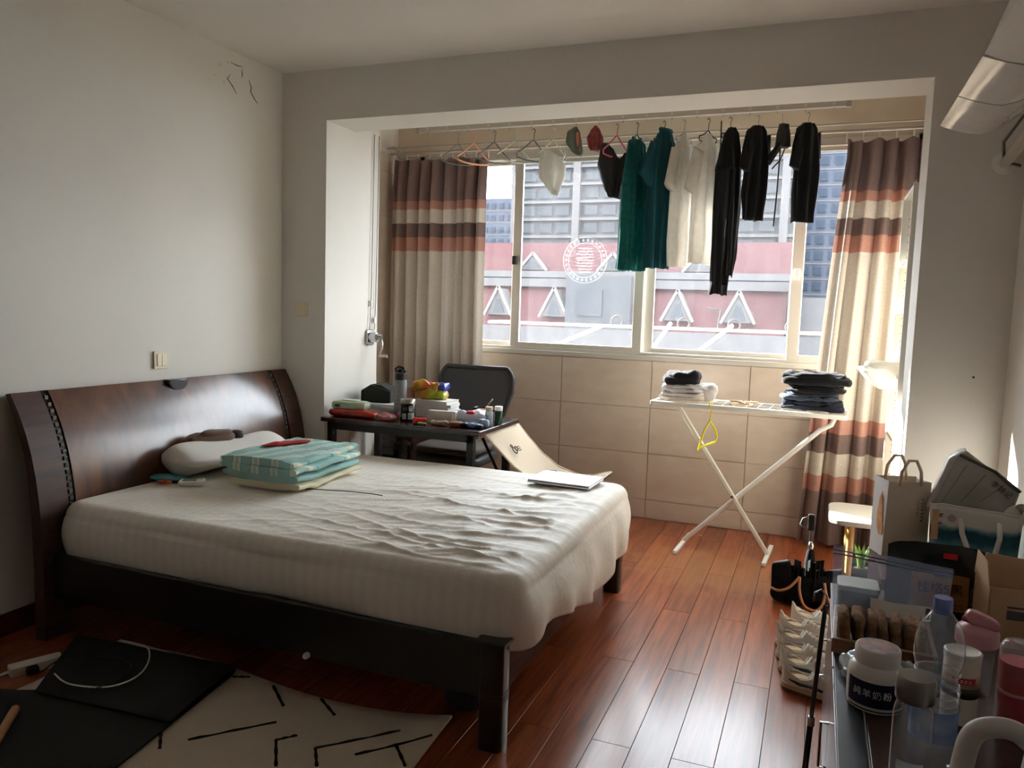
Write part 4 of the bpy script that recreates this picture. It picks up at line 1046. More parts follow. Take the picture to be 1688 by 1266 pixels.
RZ = 1.12   # the hangers hang roughly across the bar, turned a little to the viewer
hanger((96, 118, 130), 'bare grey-blue wire hanger at the far curtain end of the airer', -2.32, .9, .17, thick=.003)
hanger((226, 160, 124), 'bare peach plastic hanger with notched arms over the curtain', -2.205, 1.0, .17, thick=.006)
hanger((92, 98, 104), 'bare dark grey plastic hanger beside the peach one', -2.055, 1.0, .18, thick=.005)
hanger((176, 190, 166), 'bare pale green plastic hanger between two grey ones', -1.915, 1.0, .18, thick=.005)
hanger((86, 90, 92), 'bare charcoal plastic hanger next to the white camisole', -1.782, 1.0, .18, thick=.005)
def garment(name, label, cat, x, rz, mtl, parts, grp='laundry on the ceiling airer'):
    t = thing(name, label, cat, (x, YA, ZH), rz, grp); t.scale = (.68, .66, 1.02) if name not in ('camisole', 'gym_top', 'sock') else (1.05, 1, 1)
    for nm, mb, mm in parts: mb.build(nm, mm or mtl, t, smooth=True)
    return t
# white camisole
hanger((186, 196, 170), 'pale green hanger holding the small white camisole', -1.648, 1.0, .15, thick=.005)
garment('camisole', 'small off-white camisole draped on a pale green hanger', 'camisole', -1.648, .62, fabric('offwhite_jersey', (222, 218, 210), .42), [
    ('body', cloth_tube([(-.14, -.05, .025, .006), (-.18, -.02, .06, .02), (-.24, 0, .085, .03), (-.31, 0, .08, .03), (-.37, .01, .05, .02), (-.415, .02, .018, .01)], 4, .35, 2), None),
    ('strap', MB().tube([(.06, 0, -.20), (.075, 0, -.165), (.06, 0, -.135)], .006, 6), None)])
# two small items
garment('sock', 'grey-green sock with a salmon stripe clipped on the airer', 'sock', -1.505, .5, fabric('greygreen_knit', (108, 116, 104)), [
    ('body', cloth_tube([(-.005, 0, .012, .008), (-.04, -.01, .04, .012), (-.10, -.008, .05, .014), (-.15, .015, .035, .012), (-.175, .03, .015, .01)], 3, .3, 5), None),
    ('stripe', MB().tube([(.01, -.014, -.04), (.012, -.018, -.09), (.02, -.016, -.14)], [.008, .010, .006], 8), fabric('salmon_knit', (206, 124, 104)))])
garment('sock', 'dusty red bunched sock pair hung beside the grey-green sock', 'sock', -1.373, .5, fabric('dusty_red_knit', (150, 78, 78), 0, (116, 52, 56)), [
    ('body', cloth_tube([(-.005, 0, .01, .008), (-.035, 0, .03, .016), (-.08, 0, .05, .022), (-.13, .005, .045, .02), (-.155, .005, .03, .012)], 4, .35, 8), None)])
hanger((196, 84, 92), 'dusty pink plastic hanger holding the charcoal shorts', -1.235, 1.0, .15, thick=.0055)
garment('gym_top', 'charcoal cropped top slung over the pink hanger', 'top', -1.25, .55, fabric('charcoal_jersey', (58, 58, 62)), [
    ('body', cloth_tube([(-.12, -.055, .02, .008), (-.17, -.04, .045, .02), (-.25, -.01, .085, .028), (-.31, .0, .075, .026), (-.38, 0, .055, .02), (-.445, .01, .04, .014)], 4, .4, 3), None),
    ('side', cloth_tube([(-.17, .075, .012, .008), (-.22, .065, .035, .014), (-.30, .05, .045, .018), (-.36, .04, .04, .014)], 3, .3, 9), None)])
hanger((40, 42, 46), 'black hanger inside the sleeveless teal dress', -1.11, 1.1, .10, thick=.004, shoulder=.05)
TEAL = fabric('teal_rib_jersey', (38, 112, 106), .25, (26, 88, 88)); DTEAL = fabric('deep_teal_jersey', (26, 78, 88), .12)
garment('sleeveless_dress', 'long sleeveless teal ribbed dress on a black hanger', 'dress', -1.11, .95, TEAL, [
    ('body', cloth_tube([(-.10, 0, .05, .02), (-.125, 0, .10, .03), (-.22, 0, .115, .04), (-.32, 0, .13, .055), (-.50, 0, .14, .06), (-.70, 0, .15, .06), (-.875, -.01, .155, .055)], 9, .32, 1), None),
    ('collar', MB().tube([(.05 * math.cos(a), .02 * math.sin(a), -.10 + .012 * math.cos(2*a)) for a in [2*PI*i/16 for i in range(16)]], .006, 6, closed=True), None)])
hanger((36, 38, 42), 'black hanger inside the dark teal polo shirt', -0.945, 1.1, .13, thick=.004, shoulder=.05)
bdy = cloth_tube([(-.05, .02, .05, .03), (-.09, .01, .085, .04), (-.15, 0, .13, .055), (-.30, 0, .15, .055), (-.50, .0, .155, .055), (-.70, -.01, .15, .05), (-.86, -.02, .15, .045)], 6, .3, 4)
garment('polo_shirt', 'long dark teal polo shirt with short sleeves on the airer', 'shirt', -0.945, .95, DTEAL, [
    ('body', bdy, None), ('sleeve', sleeve(MB(), (-.10, -.01, -.16), (-.205, -.015, -.36), .07, .085, .028, 2), None), ('sleeve', sleeve(MB(), (.11, .01, -.16), (.19, .01, -.34), .06, .07, .028, 4), None),
    ('collar', MB().tube([(.02 + .06 * math.cos(a), .035 * math.sin(a), -.055 + .01 * math.sin(a)) for a in [2*PI*i/16 for i in range(16)]], .015, 8, closed=True), None)])
OW = fabric('offwhite_cotton', (232, 228, 220), .45)
def tee(label, x, rz, m, L, seed, wid=.135, hang_col=(40, 40, 44), hl=None, sl=.2, top=-.06):
    garment('t_shirt', label, 'shirt', x, rz, m, [
        ('body', cloth_tube([(top, 0, .03, .02), (top - .03, 0, .06, .03), (top - .09, 0, wid * .9, .045), (top - .25, 0, wid, .05), (top - L * .7, 0, wid, .05), (top - L, 0, wid * .98, .045)], 5, .28, seed), None),
        ('sleeve', sleeve(MB(), (-wid * .7, -.01, top - .10), (-wid * 1.25, -.02, top - .10 - sl), .065, .08, .026, seed), None),
        ('sleeve', sleeve(MB(), (wid * .7, .01, top - .10), (wid * 1.25, .02, top - .10 - sl), .065, .08, .026, seed + 2), None)])
    hanger(hang_col, hl, x, rz + .1, .10, thick=.004, shoulder=.04)
tee('off-white t-shirt with a small dark hem tag on the airer', -0.825, 1.0, OW, .76, 6, .13, (150, 148, 144), 'grey hanger inside the off-white shirt with the hem tag', .22, -.09)
tee('plain off-white t-shirt with a dark cord hanging beside it', -0.685, .85, OW, .74, 11, .135, (34, 34, 38), 'black hanger inside the plain off-white t-shirt', .24, -.09)
BK1 = fabric('black_cotton', (30, 30, 33)); BK2 = fabric('black_nylon', (24, 24, 27))
cdd = MB().tube([(0, 0, -.02), (.004, 0, -.25), (.01, .004, -.55), (.006, 0, -.72), (-.004, 0, -.735)], .004, 6).build('drawstring', BLACK, smooth=True, loc=(-.612, YA - .06, ZH))
cdd.location = (-.612, YA, ZH); tag(cdd, 'thin black cord dangling between white shirt and black trousers', 'cord')
garment('trousers', 'long black trousers folded over a hanger with pale side seams', 'trousers', -0.56, .75, BK1, [
    ('waist', cloth_tube([(-.06, .02, .035, .03), (-.10, .015, .07, .045), (-.20, .01, .10, .05), (-.30, 0, .11, .055)], 4, .3, 2), None),
    ('leg', cloth_tube([(-.28, -.02, .10, .045), (-.50, -.02, .105, .05), (-.75, -.015, .10, .045), (-.90, -.02, .09, .04), (-1.0, -.03, .08, .035)], 4, .3, 5), None),
    ('leg', cloth_tube([(-.28, .05, .085, .04), (-.50, .065, .085, .045), (-.75, .06, .08, .04), (-.90, .04, .07, .035)], 4, .3, 7), None),
    ('side_seam', MB().tube([(-.03, -.058, -.58), (-.045, -.056, -.75), (-.04, -.05, -.92)], .0025, 5), mat('pale_seam', (160, 160, 158), .8)),
    ('cuff', cloth_tube([(-.955, -.03, .086, .04), (-1.01, -.032, .086, .038)], 4, .1, 5, sub=1), BK2)])
hanger((44, 44, 48), 'black hanger under the folded black trousers', -.56, .9, .09, thick=.004, shoulder=.03)
def blk(label, x, rz, L, seed, nm='black_shirt', hl=''):
    garment(nm, label, 'shirt', x, rz, BK2, [
        ('body', cloth_tube([(-.06, .0, .05, .035), (-.09, -.01, .09, .05), (-.20, -.01, .12, .055), (-.32, .01, .11, .055), (-.45, .0, .115, .05), (-L, 0, .10, .04)], 4, .42, seed), None),
        ('sleeve', sleeve(MB(), (-.08, -.01, -.14), (-.13, -.02, -.31), .055, .05, .03, seed), None),
        ('sleeve', sleeve(MB(), (.08, 0, -.11), (.115, .01, -.25), .055, .05, .03, seed + 1), None)])
    hanger((140, 140, 144), hl, x, rz + .1, .09, thick=.004, shoulder=.03)
blk('crumpled black t-shirt hanging next to the black trousers', -0.405, .75, .58, 3, 'black_t_shirt', 'wire hanger inside the crumpled black t-shirt')
garment('sports_bra', 'black sports bra with long dangling straps on the airer', 'bra', -0.275, .7, BK2, [
    ('cup', cloth_tube([(-.055, .02, .04, .03), (-.12, .02, .055, .04), (-.18, .02, .06, .035)], 3, .2, 2), fabric('dark_grey_foam', (70, 70, 70))),
    ('band', MB().tube([(.05, 0, -.12), (-.02, .02, -.2), (-.10, 0, -.27), (-.12, -.02, -.25), (-.03, -.03, -.17)], .018, 8), None),
    ('strap', MB().tube([(.0, 0, -.17), (-.005, 0, -.4), (-.02, 0, -.62)], .006, 6), None), ('strap', MB().tube([(.06, 0, -.16), (.02, .02, -.25), (-.05, .03, -.3)], .005, 6), None),
    ('hook_wire', MB().tube([(0, 0, 0), (.004, 0, -.03), (.01, 0, -.06)], .002, 5), CHROME)])
blk('black polo shirt at the bookcase end of the airer', -0.135, .75, .60, 9, 'black_polo_shirt', 'wire hanger inside the last black polo shirt')

# crank for the airer on the left jamb, with its two cords
ck = thing('crank_winder', 'chrome crank winder fixed on the white jamb', 'crank', (OPL, 4.265, 1.175))
MB().prism(rrect(-.045, .045, -.05, .05, .018), 0, .014, 'x').build('plate', CHROME, ck, bevel=.004, smooth='auto')
MB().cyl((.014, 0, 0), (.06, .0, .0), .034, .030, 20).build('drum', CHROME, ck, smooth='auto')
MB().cyl((.055, .012, .005), (.085, .02, .005), .02, .02, 16).build('hub', CHROME, ck, smooth='auto')
MB().tube([(.075, .015, 0), (.085, .02, -.03), (.088, .018, -.07), (.075, .012, -.10), (.075, .012, -.115)], .007, 8).build('crank_arm', CHROME, ck, smooth=True)
MB().cyl((.075, .0, -.118), (.125, .02, -.118), .009, .011, 12).build('grip', mat('grip_beige', (206, 200, 188), .5), ck, smooth='auto')
for dy, zt_ in ((.0, 1.24), (.055, .98)):
    c = MB().tube([(.012, dy - .012, .05), (.012, dy, .25), (.012, dy + .012, 1.27)], .0025, 6).build('cord', mat('grey_cord', (110, 104, 98), .7), ck)
for (dy, z) in ((.0, .20), (.042, .09)): MB().cyl((.012, dy, z), (.012, dy, z + .035), .007, n=10).build('cord_stop', CHROME, ck)

# switches
sw = thing('light_switch', 'cream double rocker switch above the headboard', 'switch', (XL, 2.865, 1.079))
CRS = mat('cream_switch', (226, 214, 186), .35)
MB().prism(rrect(-.043, .043, -.043, .043, .004), 0, .012, 'x').build('plate', CRS, sw, bevel=.002)
for s in (-1, 1): MB().box(.012, .017, s * .0145 - .0135, s * .0145 + .0135, -.03, .03).build('rocker', mat('cream_rocker', (236, 226, 202), .3), sw, bevel=.002)
sp_ = thing('blank_plate', 'cream blank switch plate on the narrow wall by the jamb', 'switch plate', (-2.842, YB, 1.342))
MB().prism(rrect(-.043, .043, -.043, .043, .004), -.010, 0, 'y').build('plate', CRS, sp_, bevel=.002)
MB().prism(rrect(-.034, .034, -.034, .034, .003), -.014, -.010, 'y').build('cover', CRS, sp_, bevel=.002)

# ================================================================== DRYING RACK IN THE BAY
RW = mat('white_rack_enamel', (236, 234, 226), .35)
rk = thing('drying_rack', 'white folding floor drying rack with crossed legs', 'rack', (-.36, 4.60, 0), -.05)
fr = MB()
fr.bar((-.515, -.15, .866), (.525, -.15, .866), .022, .026); fr.bar((-.515, .15, .866), (.525, .15, .866), .022, .026)
fr.build('top_rail', RW, rk, bevel=.004)
for x in (-.515, .525): MB().bar((x, -.16, .866), (x, .16, .866), .022, .028).build('end_rail', RW, rk, bevel=.006)
wires = MB()
for i in range(1, 16): wires.cyl((-.515 + i * .065, -.15, .876), (-.515 + i * .065, .15, .876), .0022, n=6)
for y in (-.075, 0, .075): wires.cyl((-.515, y, .872), (.525, y, .872), .0022, n=6)
wires.build('wire_grid', RW, rk)
MB().bar((-.40, .0, .855), (.165, .0, .022), .022, .028, (0, 1, 0)).build('leg', RW, rk, bevel=.004)
lg2 = MB().tube([(-.325, .03, .022), (.40, .03, .765), (.455, .03, .80), (.475, .03, .855)], .014, 10).build('leg', RW, rk, smooth='auto')
for (x, y0, y1) in ((-.325, -.21, .22), (.165, -.18, .21)): MB().bar((x, y0, .012), (x, y1, .012), .026, .022).build('foot', RW, rk, bevel=.005)
MB().cyl((-.05, -.02, .335), (-.05, .05, .335), .008, n=10).build('pivot', CHROME, rk)
# laundry folded on the rack
def fold_pile(items, x, y, z, grp):
    for (nm, lab, cat, sx, sy, sz, col, seed, dx, dy, rz) in items:
        t = thing(nm, lab, cat, (x + dx, y + dy, z), rz, grp)
        m = fabric('fold_%d_%d_%d' % col, col)
        soft(sx, sy, sz * .62, .5, .45, .020, 11, seed, 54, 24).build('lower_fold', m, t, smooth=True)
        soft(sx * .92, sy * .92, sz * .66, .7, .55, .026, 12, seed + 3, 54, 24, c=(.012 * math.sin(seed), .0, sz * .40)).build('upper_fold', m, t, smooth=True)
        z += sz * .96
fold_pile([('folded_towel', 'white folded towel lowest in the laundry pile with the black top', 'towel', .26, .22, .05, (226, 218, 212), 2, 0, 0, .05),
           ('folded_shirt', 'grey-white folded shirt between white towel and black top', 'shirt', .24, .20, .045, (206, 200, 200), 6, .01, 0, -.1),
           ('crumpled_top', 'crumpled black top on the white laundry at the rack end', 'top', .20, .17, .07, (28, 28, 32), 9, -.01, 0, .3)], -.735, 4.63, .880, 'laundry pile with white towel')
wt = soft(.12, .15, .10, .7, .6, .02, 16, 5).build('white_vest', fabric('white_vest_cotton', (236, 232, 228), .2), smooth=True, loc=(-.595, 4.66, .880))
tag(wt, 'white vest bunched beside the crumpled black top', 'vest')
fold_pile([('folded_jeans', 'dark navy folded jeans lowest in the dark laundry pile', 'jeans', .33, .24, .055, (34, 40, 54), 3, 0, 0, 0),
           ('folded_shirt', 'slate folded shirt second lowest in the dark laundry pile', 'shirt', .30, .22, .045, (58, 66, 80), 8, -.02, 0, .08),
           ('folded_shorts', 'black folded shorts second from top of the dark pile', 'shorts', .31, .23, .045, (26, 26, 30), 12, .015, 0, -.05),
           ('folded_jacket', 'black folded jacket topmost on the dark laundry pile', 'jacket', .36, .24, .065, (20, 21, 24), 17, .01, 0, .04)], -.01, 4.60, .880, 'dark laundry pile')
YEL = mat('yellow_plastic', (226, 214, 20), .35)
yh = thing('clothes_hanger', 'bright yellow plastic hanger hooked on the drying rack', 'hanger', (-.545, 4.452, .885), 1.15, 'hanger on the drying rack')
MB().tube([(-.012, .0, -.018), (-.012, 0, .002), (0, 0, .010), (.012, 0, .0), (.012, 0, -.03), (.006, 0, -.075), (0, 0, -.10)], .004, 7).build('hook', YEL, yh, smooth=True)
MB().tube([(0, 0, -.10), (.03, 0, -.12), (.075, 0, -.165), (.09, 0, -.20), (.07, 0, -.225), (0, 0, -.232), (-.08, 0, -.24), (-.10, 0, -.255), (-.085, 0, -.21), (-.045, 0, -.14)], .006, 8, closed=True).build('frame', YEL, yh, smooth=True)
PEG = mat('peg_wood', (212, 180, 140), .6)
for i in range(6):
    a = random.uniform(0, PI); x = -.42 + .045 * (i % 3) + random.uniform(-.01, .01); y = 4.56 + .05 * (i // 3)
    t = thing('clothes_peg', 'pale wooden clothes peg lying on the rack wires between the piles', 'peg', (x, y, .879 + .011 * (i % 2)), a, 'pegs on the drying rack')
    for s in (-1, 1): MB().box(-.036, .036, s * .005 - .003, s * .005 + .003, 0, .009).build('jaw', PEG, t, bevel=.001)
    MB().tube([(.0, -.009, .0045), (0, 0, .010), (0, .009, .0045)], .0012, 5).build('spring', CHROME, t)

# ================================================================== BOOKCASE, STOOL, PLANT
BWM = mat('white_laminate', (232, 228, 218), .45)
bcx0, bcx1, bcy0, bcy1, bcz = .367, .715, 4.12, 4.61, 2.035
bk = thing('bookcase', 'tall narrow white bookcase with peg holes in the bay corner', 'bookcase', (bcx0, bcy0, 0))
W_, D_ = bcy1 - bcy0, bcx1 - bcx0
MB().box(0, D_, 0, .018, 0, bcz).build('side_panel', BWM, bk, bevel=.001)
sp2 = MB().box(0, D_, W_ - .018, W_, 0, bcz).build('side_panel', BWM, bk, bevel=.001)
MB().box(D_ - .006, D_, .018, W_ - .018, 0, bcz).build('back_panel', BWM, bk)
for z in (.05, .40, .78, 1.10, 1.425, 1.665, bcz - .018): MB().box(.004, D_ - .006, .018, W_ - .018, z, z + .018).build('shelf', BWM, bk, bevel=.001)
holes = MB()
for i in range(44):
    z = .2 + i * .04
    holes.cyl((.035, W_ - .0185, z), (.035, W_ - .0182, z), .0028, n=8); holes.cyl((.29, W_ - .0185, z), (.29, W_ - .0182, z), .0028, n=8)
hh = holes.build('peg_holes', mat('hole_dark', (120, 112, 100), .8), sp2); hh['kind'] = 'stuff'
def bagcorner(u, v):
    a = 2 * PI * u
    r = .02 + .075 * (v ** .7) + .012 * math.sin(5 * a) * v
    return (r * 1.35 * math.cos(a) - .02, r * math.sin(a), -.085 + .10 * v + .01 * math.sin(3 * a) * v)
pbg = MB().grid(bagcorner, 28, 10, cu=True); soft(.20, .17, .05, .6, .6, .012, 18, 3, mb=pbg, c=(-.02, 0, .008))
o = pbg.build('plastic_bag', mat('thin_white_bag', (238, 236, 230), .4, translucent=.35), smooth=True, loc=(.345, 4.30, 1.128)); o.location = (.345, 4.33, 1.124)
tag(o, 'bunched white plastic bag poking out of the white bookcase', 'bag')
st = thing('stool', 'white topped stool with yellow wooden legs by the bookcase', 'stool', (.235, 4.02, 0))
MB().prism(rrect(-.135, .125, -.20, .20, .07, 7), .432, .456, 'z').build('seat', mat('offwhite_seat', (186, 180, 168), .5), st, bevel=.004, smooth='auto')
for (x, y) in ((-.035, -.09), (.09, -.09), (-.035, .14), (.09, .14)): MB().tube([(x, y, .432), (x * 1.0, y * 1.1, 0)], [.018, .013], 12).build('leg', wood('yellow_beech', (196, 150, 84), (222, 180, 112), (10, 10, 1), rough=.4, vary=.05), st, smooth='auto')
pt = thing('plant_pot', 'dark green plant pot under the white stool', 'plant pot', (.262, 4.03, 0))
MB().lathe([(.05, 0), (.055, .005), (.07, .16), (.078, .17), (.078, .20), (.07, .20), (.06, .05), (0, .045)], 24).build('pot', mat('dark_green_pot', (58, 72, 58), .5), pt, smooth='auto')
MB().lathe([(.068, .18), (0, .185)], 24).build('soil', mat('soil', (60, 46, 34), .9), pt)
LEAF = mat('plant_green', (92, 118, 52), .5, translucent=.2)
for i in range(7):
    a = i * 2.4; h = .12 + .02 * (i % 3)
    MB().grid(lambda u, v, a=a, h=h: (math.cos(a) * (.015 + .05 * v * v) + (u - .5) * .02 * math.sin(PI * min(v + .1, 1)) * -math.sin(a), math.sin(a) * (.015 + .05 * v * v) + (u - .5) * .02 * math.sin(PI * min(v + .1, 1)) * math.cos(a), .18 + h * v), 4, 8).build('leaf', LEAF, pt, smooth=True)

# ================================================================== BLACK BAGS WITH UMBRELLA, SHOES
BLKB = mat('black_matte_nylon', (18, 18, 20), .92, spec=.2, bump_s=30, bump=.5)
TAN = mat('tan_leather', (196, 140, 98), .55)
sbg = thing('shoulder_bag', 'black gathered shoulder bag with tan leather straps on the floor', 'bag', (.015, 3.93, 0), .06)
soft(.30, .13, .15, .55, .6, .022, 11, 3, 64, 30).build('body', BLKB, sbg, smooth=True)
for (x0, x1, xt, zt_, lean) in ((-.155, -.03, -.115, .215, -.03), (.05, .155, .125, .20, .02)):
    MB().add([(x0, -.05, .03), (x1, -.06, .04), (x1, .05, .05), (x0, .04, .05), (xt - .045, -.035 + lean, zt_ - .02), (xt + .035, -.045, zt_), (xt + .04, .03, zt_ - .01), (xt - .04, .025, zt_ - .035)],
             [(0,3,2,1),(4,5,6,7),(0,1,5,4),(1,2,6,5),(2,3,7,6),(3,0,4,7)]).build('side_flap', BLKB, sbg, bevel=.012, smooth='auto')
rb_ = random.Random(4)
for i in range(13):
    a = PI + PI * i / 12; r = .055 + rb_.uniform(-.008, .012); h = .205 + rb_.uniform(-.03, .035)
    cx_, cy_ = r * math.cos(a), r * .75 * math.sin(a)
    MB().add([(cx_ * 1.25, cy_ * 1.3 - .012, .05), (cx_ * .75, cy_ * .8, .06), (cx_ * .55, cy_ * .55, h * .93), (cx_ * 1.3, cy_ * 1.25, h)], [(0, 1, 2, 3)]).build('pleat', BLKB, sbg, solid=.006)
MB().tube(smoothpts([(-.155, -.055, .075), (-.12, -.085, .075), (-.075, -.095, .10), (-.03, -.085, .155)], 5), .0065, 7).build('strap', TAN, sbg, smooth=True)
MB().tube(smoothpts([(-.03, -.085, .155), (-.028, -.10, .09), (-.005, -.115, .03), (.04, -.12, .012), (.075, -.11, .04), (.085, -.10, .10), (.08, -.085, .14)], 5), .0065, 7).build('strap', TAN, sbg, smooth=True)
MB().tube(smoothpts([(.08, -.085, .14), (.095, -.095, .08), (.12, -.10, .03)], 5), .006, 7).build('strap', TAN, sbg, smooth=True)
um = thing('umbrella', 'folded black umbrella standing in the gathered bag, handle up', 'umbrella', (.03, 3.95, .015))
MB().cyl((.0, 0, .0), (-.006, 0, .36), .004, n=8).build('shaft', BLACK, um)
MB().lathe([(.004, .02), (.02, .06), (.026, .18), (.018, .24), (.006, .26)], 16).build('canopy', BLKB, um, smooth=True)
MB().box(-.021, .012, -.013, .013, .345, .425).build('handle', BLACK, um, bevel=.006)
MB().tube([(-.02, 0, .41), (-.045, 0, .40), (-.055, 0, .37), (-.04, 0, .355), (-.022, 0, .36)], .003, 6, ).build('wrist_strap', mat('grey_strap', (120, 118, 116), .7), um, smooth=True)
MB().lathe([(.012, .255), (.014, .27), (.010, .285), (.004, .29)], 12).build('runner', CHROME, um, smooth='auto')

def sneaker(label, x, y, rz, up_col, seed, sole_col=(196, 182, 160), stripe=None):
    t = thing('sneaker', label, 'shoe', (x, y, 0), rz, 'sneakers lined up beside the cabinet')
    Ln = .285
    def wd_(u): return .034 + .012 * math.sin(PI * min(u * .9 + .05, 1)) + .010 * math.exp(-((u - .72) / .18) ** 2)
    out = []
    for i in range(25): u = i / 24; out.append((u * Ln, wd_(u) * (1 - ((u - .5) * 2) ** 8) ** .5))
    poly = out + [(a, -b) for a, b in out[::-1]]
    poly = [p for i, p in enumerate(poly) if i == 0 or (abs(p[0]-poly[i-1][0]) + abs(p[1]-poly[i-1][1])) > 1e-5]
    MB().prism(poly, 0, .012, 'z').build('outsole', mat('gum_sole', (112, 72, 44), .6), t)
    MB().prism([(a * 1.0, b * 1.02) for a, b in poly], .012, .032, 'z').build('midsole', mat('midsole_%d' % sole_col[0], sole_col, .6), t, bevel=.003)
    def hgt(u):
        return .055 + .050 * math.exp(-((u - .04) / .13) ** 2) + .028 * math.exp(-((u - .40) / .16) ** 2) - .022 * max(0, u - .6) - .02 * max(0, u - .85) / .15
    def fn(a_, u):
        a = PI * a_; w = wd_(u) * max(.02, (1 - ((u - .5) * 2) ** 8)) ** .5
        h = hgt(u) * max(.05, (1 - max(0, (u - .8) / .2) ** 3)) ** .5
        yy = w * math.cos(a) * (1 - .25 * math.sin(a)); z = .03 + (h - .03) * math.sin(a) ** .75
        if u < .38:   # foot opening: the top between heel and tongue sinks in
            k = max(0, math.sin(a) - .62) / .38; z -= min(1, k * 1.6) * .062 * math.sin(PI * min(max((u - .02) / .36, 0), 1))
        return (u * Ln + .004, yy, z)
    UP = mat('shoe_upper_%d_%d_%d' % up_col, up_col, .7, bump_s=90, bump=.15)
    MB().grid(fn, 25, 34).build('upper', UP, t, smooth=True)
    MB().prism([(.03 * math.cos(2*PI*i/16) * 1.25 + .062, .020 * math.sin(2*PI*i/16)) for i in range(16)], .055, .0565, 'z').build('lining', mat('shoe_lining', (206, 176, 140), .9), t)
    rim = [fn(.5 + .30 * math.sin(PI * (i / 12)) ** .7, .015 + .365 * i / 12) for i in range(13)] + [fn(.5 - .30 * math.sin(PI * (i / 12)) ** .7, .015 + .365 * i / 12) for i in range(12, -1, -1)][1:-1]
    MB().tube(rim, .0045, 6, closed=True).build('collar', mat('shoe_collar', (226, 220, 206), .8), t, smooth=True)
    LC = mat('lace_%d' % (seed % 2), ((226, 206, 192), (230, 222, 206))[seed % 2], .8)
    lc = MB()
    for k in range(6):
        u = .42 + k * .055
        lc.tube([fn(.5 + s * .2, u + .01 * (k % 2) * s) for s in (-1, -.4)] + [tuple(Vector(fn(.5, u)) + Vector((0, 0, .005)))] + [fn(.5 + s * .2, u) for s in (.4, 1)], .0032, 6)
    lc.build('laces', LC, t, smooth=True)
    if stripe:
        MB().tube([tuple(Vector(fn(.93, u)) + Vector((0, -.001, 0))) for u in (.12, .25, .4, .55, .7)], [.003, .006, .007, .005, .002], 6).build('side_stripe', mat('shoe_stripe_%d' % stripe[0], stripe, .6), t, smooth=True)
    return t
SX = -.06
sneaker('off-white sneaker with a dark side stripe nearest the cabinet end', SX + .01, 2.985, -.22, (214, 208, 192), 1, stripe=(40, 40, 44))
sneaker('off-white sneaker with a grey side stripe, second from the cabinet end', SX - .005, 3.115, -.20, (220, 214, 200), 2, stripe=(60, 60, 64))
sneaker('cream sneaker in the middle of the shoe row', SX - .02, 3.235, -.18, (206, 196, 178), 3, stripe=(190, 170, 150))
sneaker('greyish cream sneaker fourth in the shoe row from the cabinet', SX - .03, 3.365, -.15, (196, 190, 178), 4, stripe=(170, 164, 156))
sneaker('cream sneaker with pink laces nearest the black bags', SX - .025, 3.50, -.12, (214, 204, 186), 6, stripe=(206, 190, 176))
sneaker('white sneaker with a tan insole at the end of the row by the bags', SX + .02, 3.63, -.1, (226, 220, 208), 5, stripe=(216, 206, 196))

# ================================================================== CABINET AND EVERYTHING ON IT
CZ = .50
cab = thing('low_cabinet', 'low dark cabinet crowded with bottles and food along the wall', 'cabinet', (.09, 1.0, 0))
CABM = wood('cabinet_brown_laminate', (48, 30, 24), (70, 46, 36), (2, 12, 12), rough=.3, vary=.02)
CABB = mat('cabinet_black_top', (38, 40, 44), .35, noise_s=40, noise_a=.08)
MB().box(.015, .62, .02, 1.72, 0, CZ - .022).build('body', CABM, cab, bevel=.003)
MB().box(.0, .056, 0, 1.745, CZ - .022, CZ).build('top_strip', CABB, cab, bevel=.002)
MB().box(.0575, .0605, 0, 1.745, CZ - .022, CZ + .0008).build('seam_strip', mat('pale_seam_metal', (190, 188, 184), .3, metal=.6), cab)
MB().box(.062, .635, 0, 1.745, CZ - .022, CZ).build('top', CABM, cab, bevel=.002)
for y in (.03, .60, 1.16):
    d = MB().box(.0, .015, y, y + .55, .05, CZ - .04).build('door', CABM, cab, bevel=.003)
    MB().tube([(-.001, y + .48, .22), (-.02, y + .48, .22), (-.02, y + .48, .34), (-.001, y + .48, .34)], .004, 6).build('handle', CHROME, d)
rd = thing('walking_pole', 'black collapsible pole leaning on the front of the cabinet', 'pole', (.055, 2.15, 0))
MB().tube([(-.022, -.02, 0), (-.008, 0, .30)], .008, 10).build('lower_shaft', BLACK, rd, smooth='auto')
MB().tube([(-.008, 0, .30), (.008, .02, .62)], .006, 10).build('upper_shaft', mat('dark_metal', (70, 68, 68), .3, metal=.8), rd, smooth='auto')
MB().lathe([(.010, 0), (.010, .02), (.008, .025)], 12).build('clamp', CHROME, rd, loc=(-.008, 0, .29))
MB().tube([(.008, .02, .62), (.010, .02, .645), (-.005, .02, .66), (-.02, .02, .65), (-.022, .02, .625)], .003, 7).build('loop', CHROME, rd, smooth=True)
wbx = thing('paper_packet', 'white paper packet with red print on the floor by the cabinet', 'packet', (.01, 1.72, 0), .1)
MB().prism([(-.055, 0), (.055, 0), (.06, .30), (.03, .335), (-.045, .27)], -.12, .12, 'y').build('packet', mat('packet_white', (214, 210, 204), .6), wbx, bevel=.01)
MB().box(.0, .06, -.122, -.12, .18, .29).build('red_print', mat('packet_red', (206, 30, 30), .5), wbx)

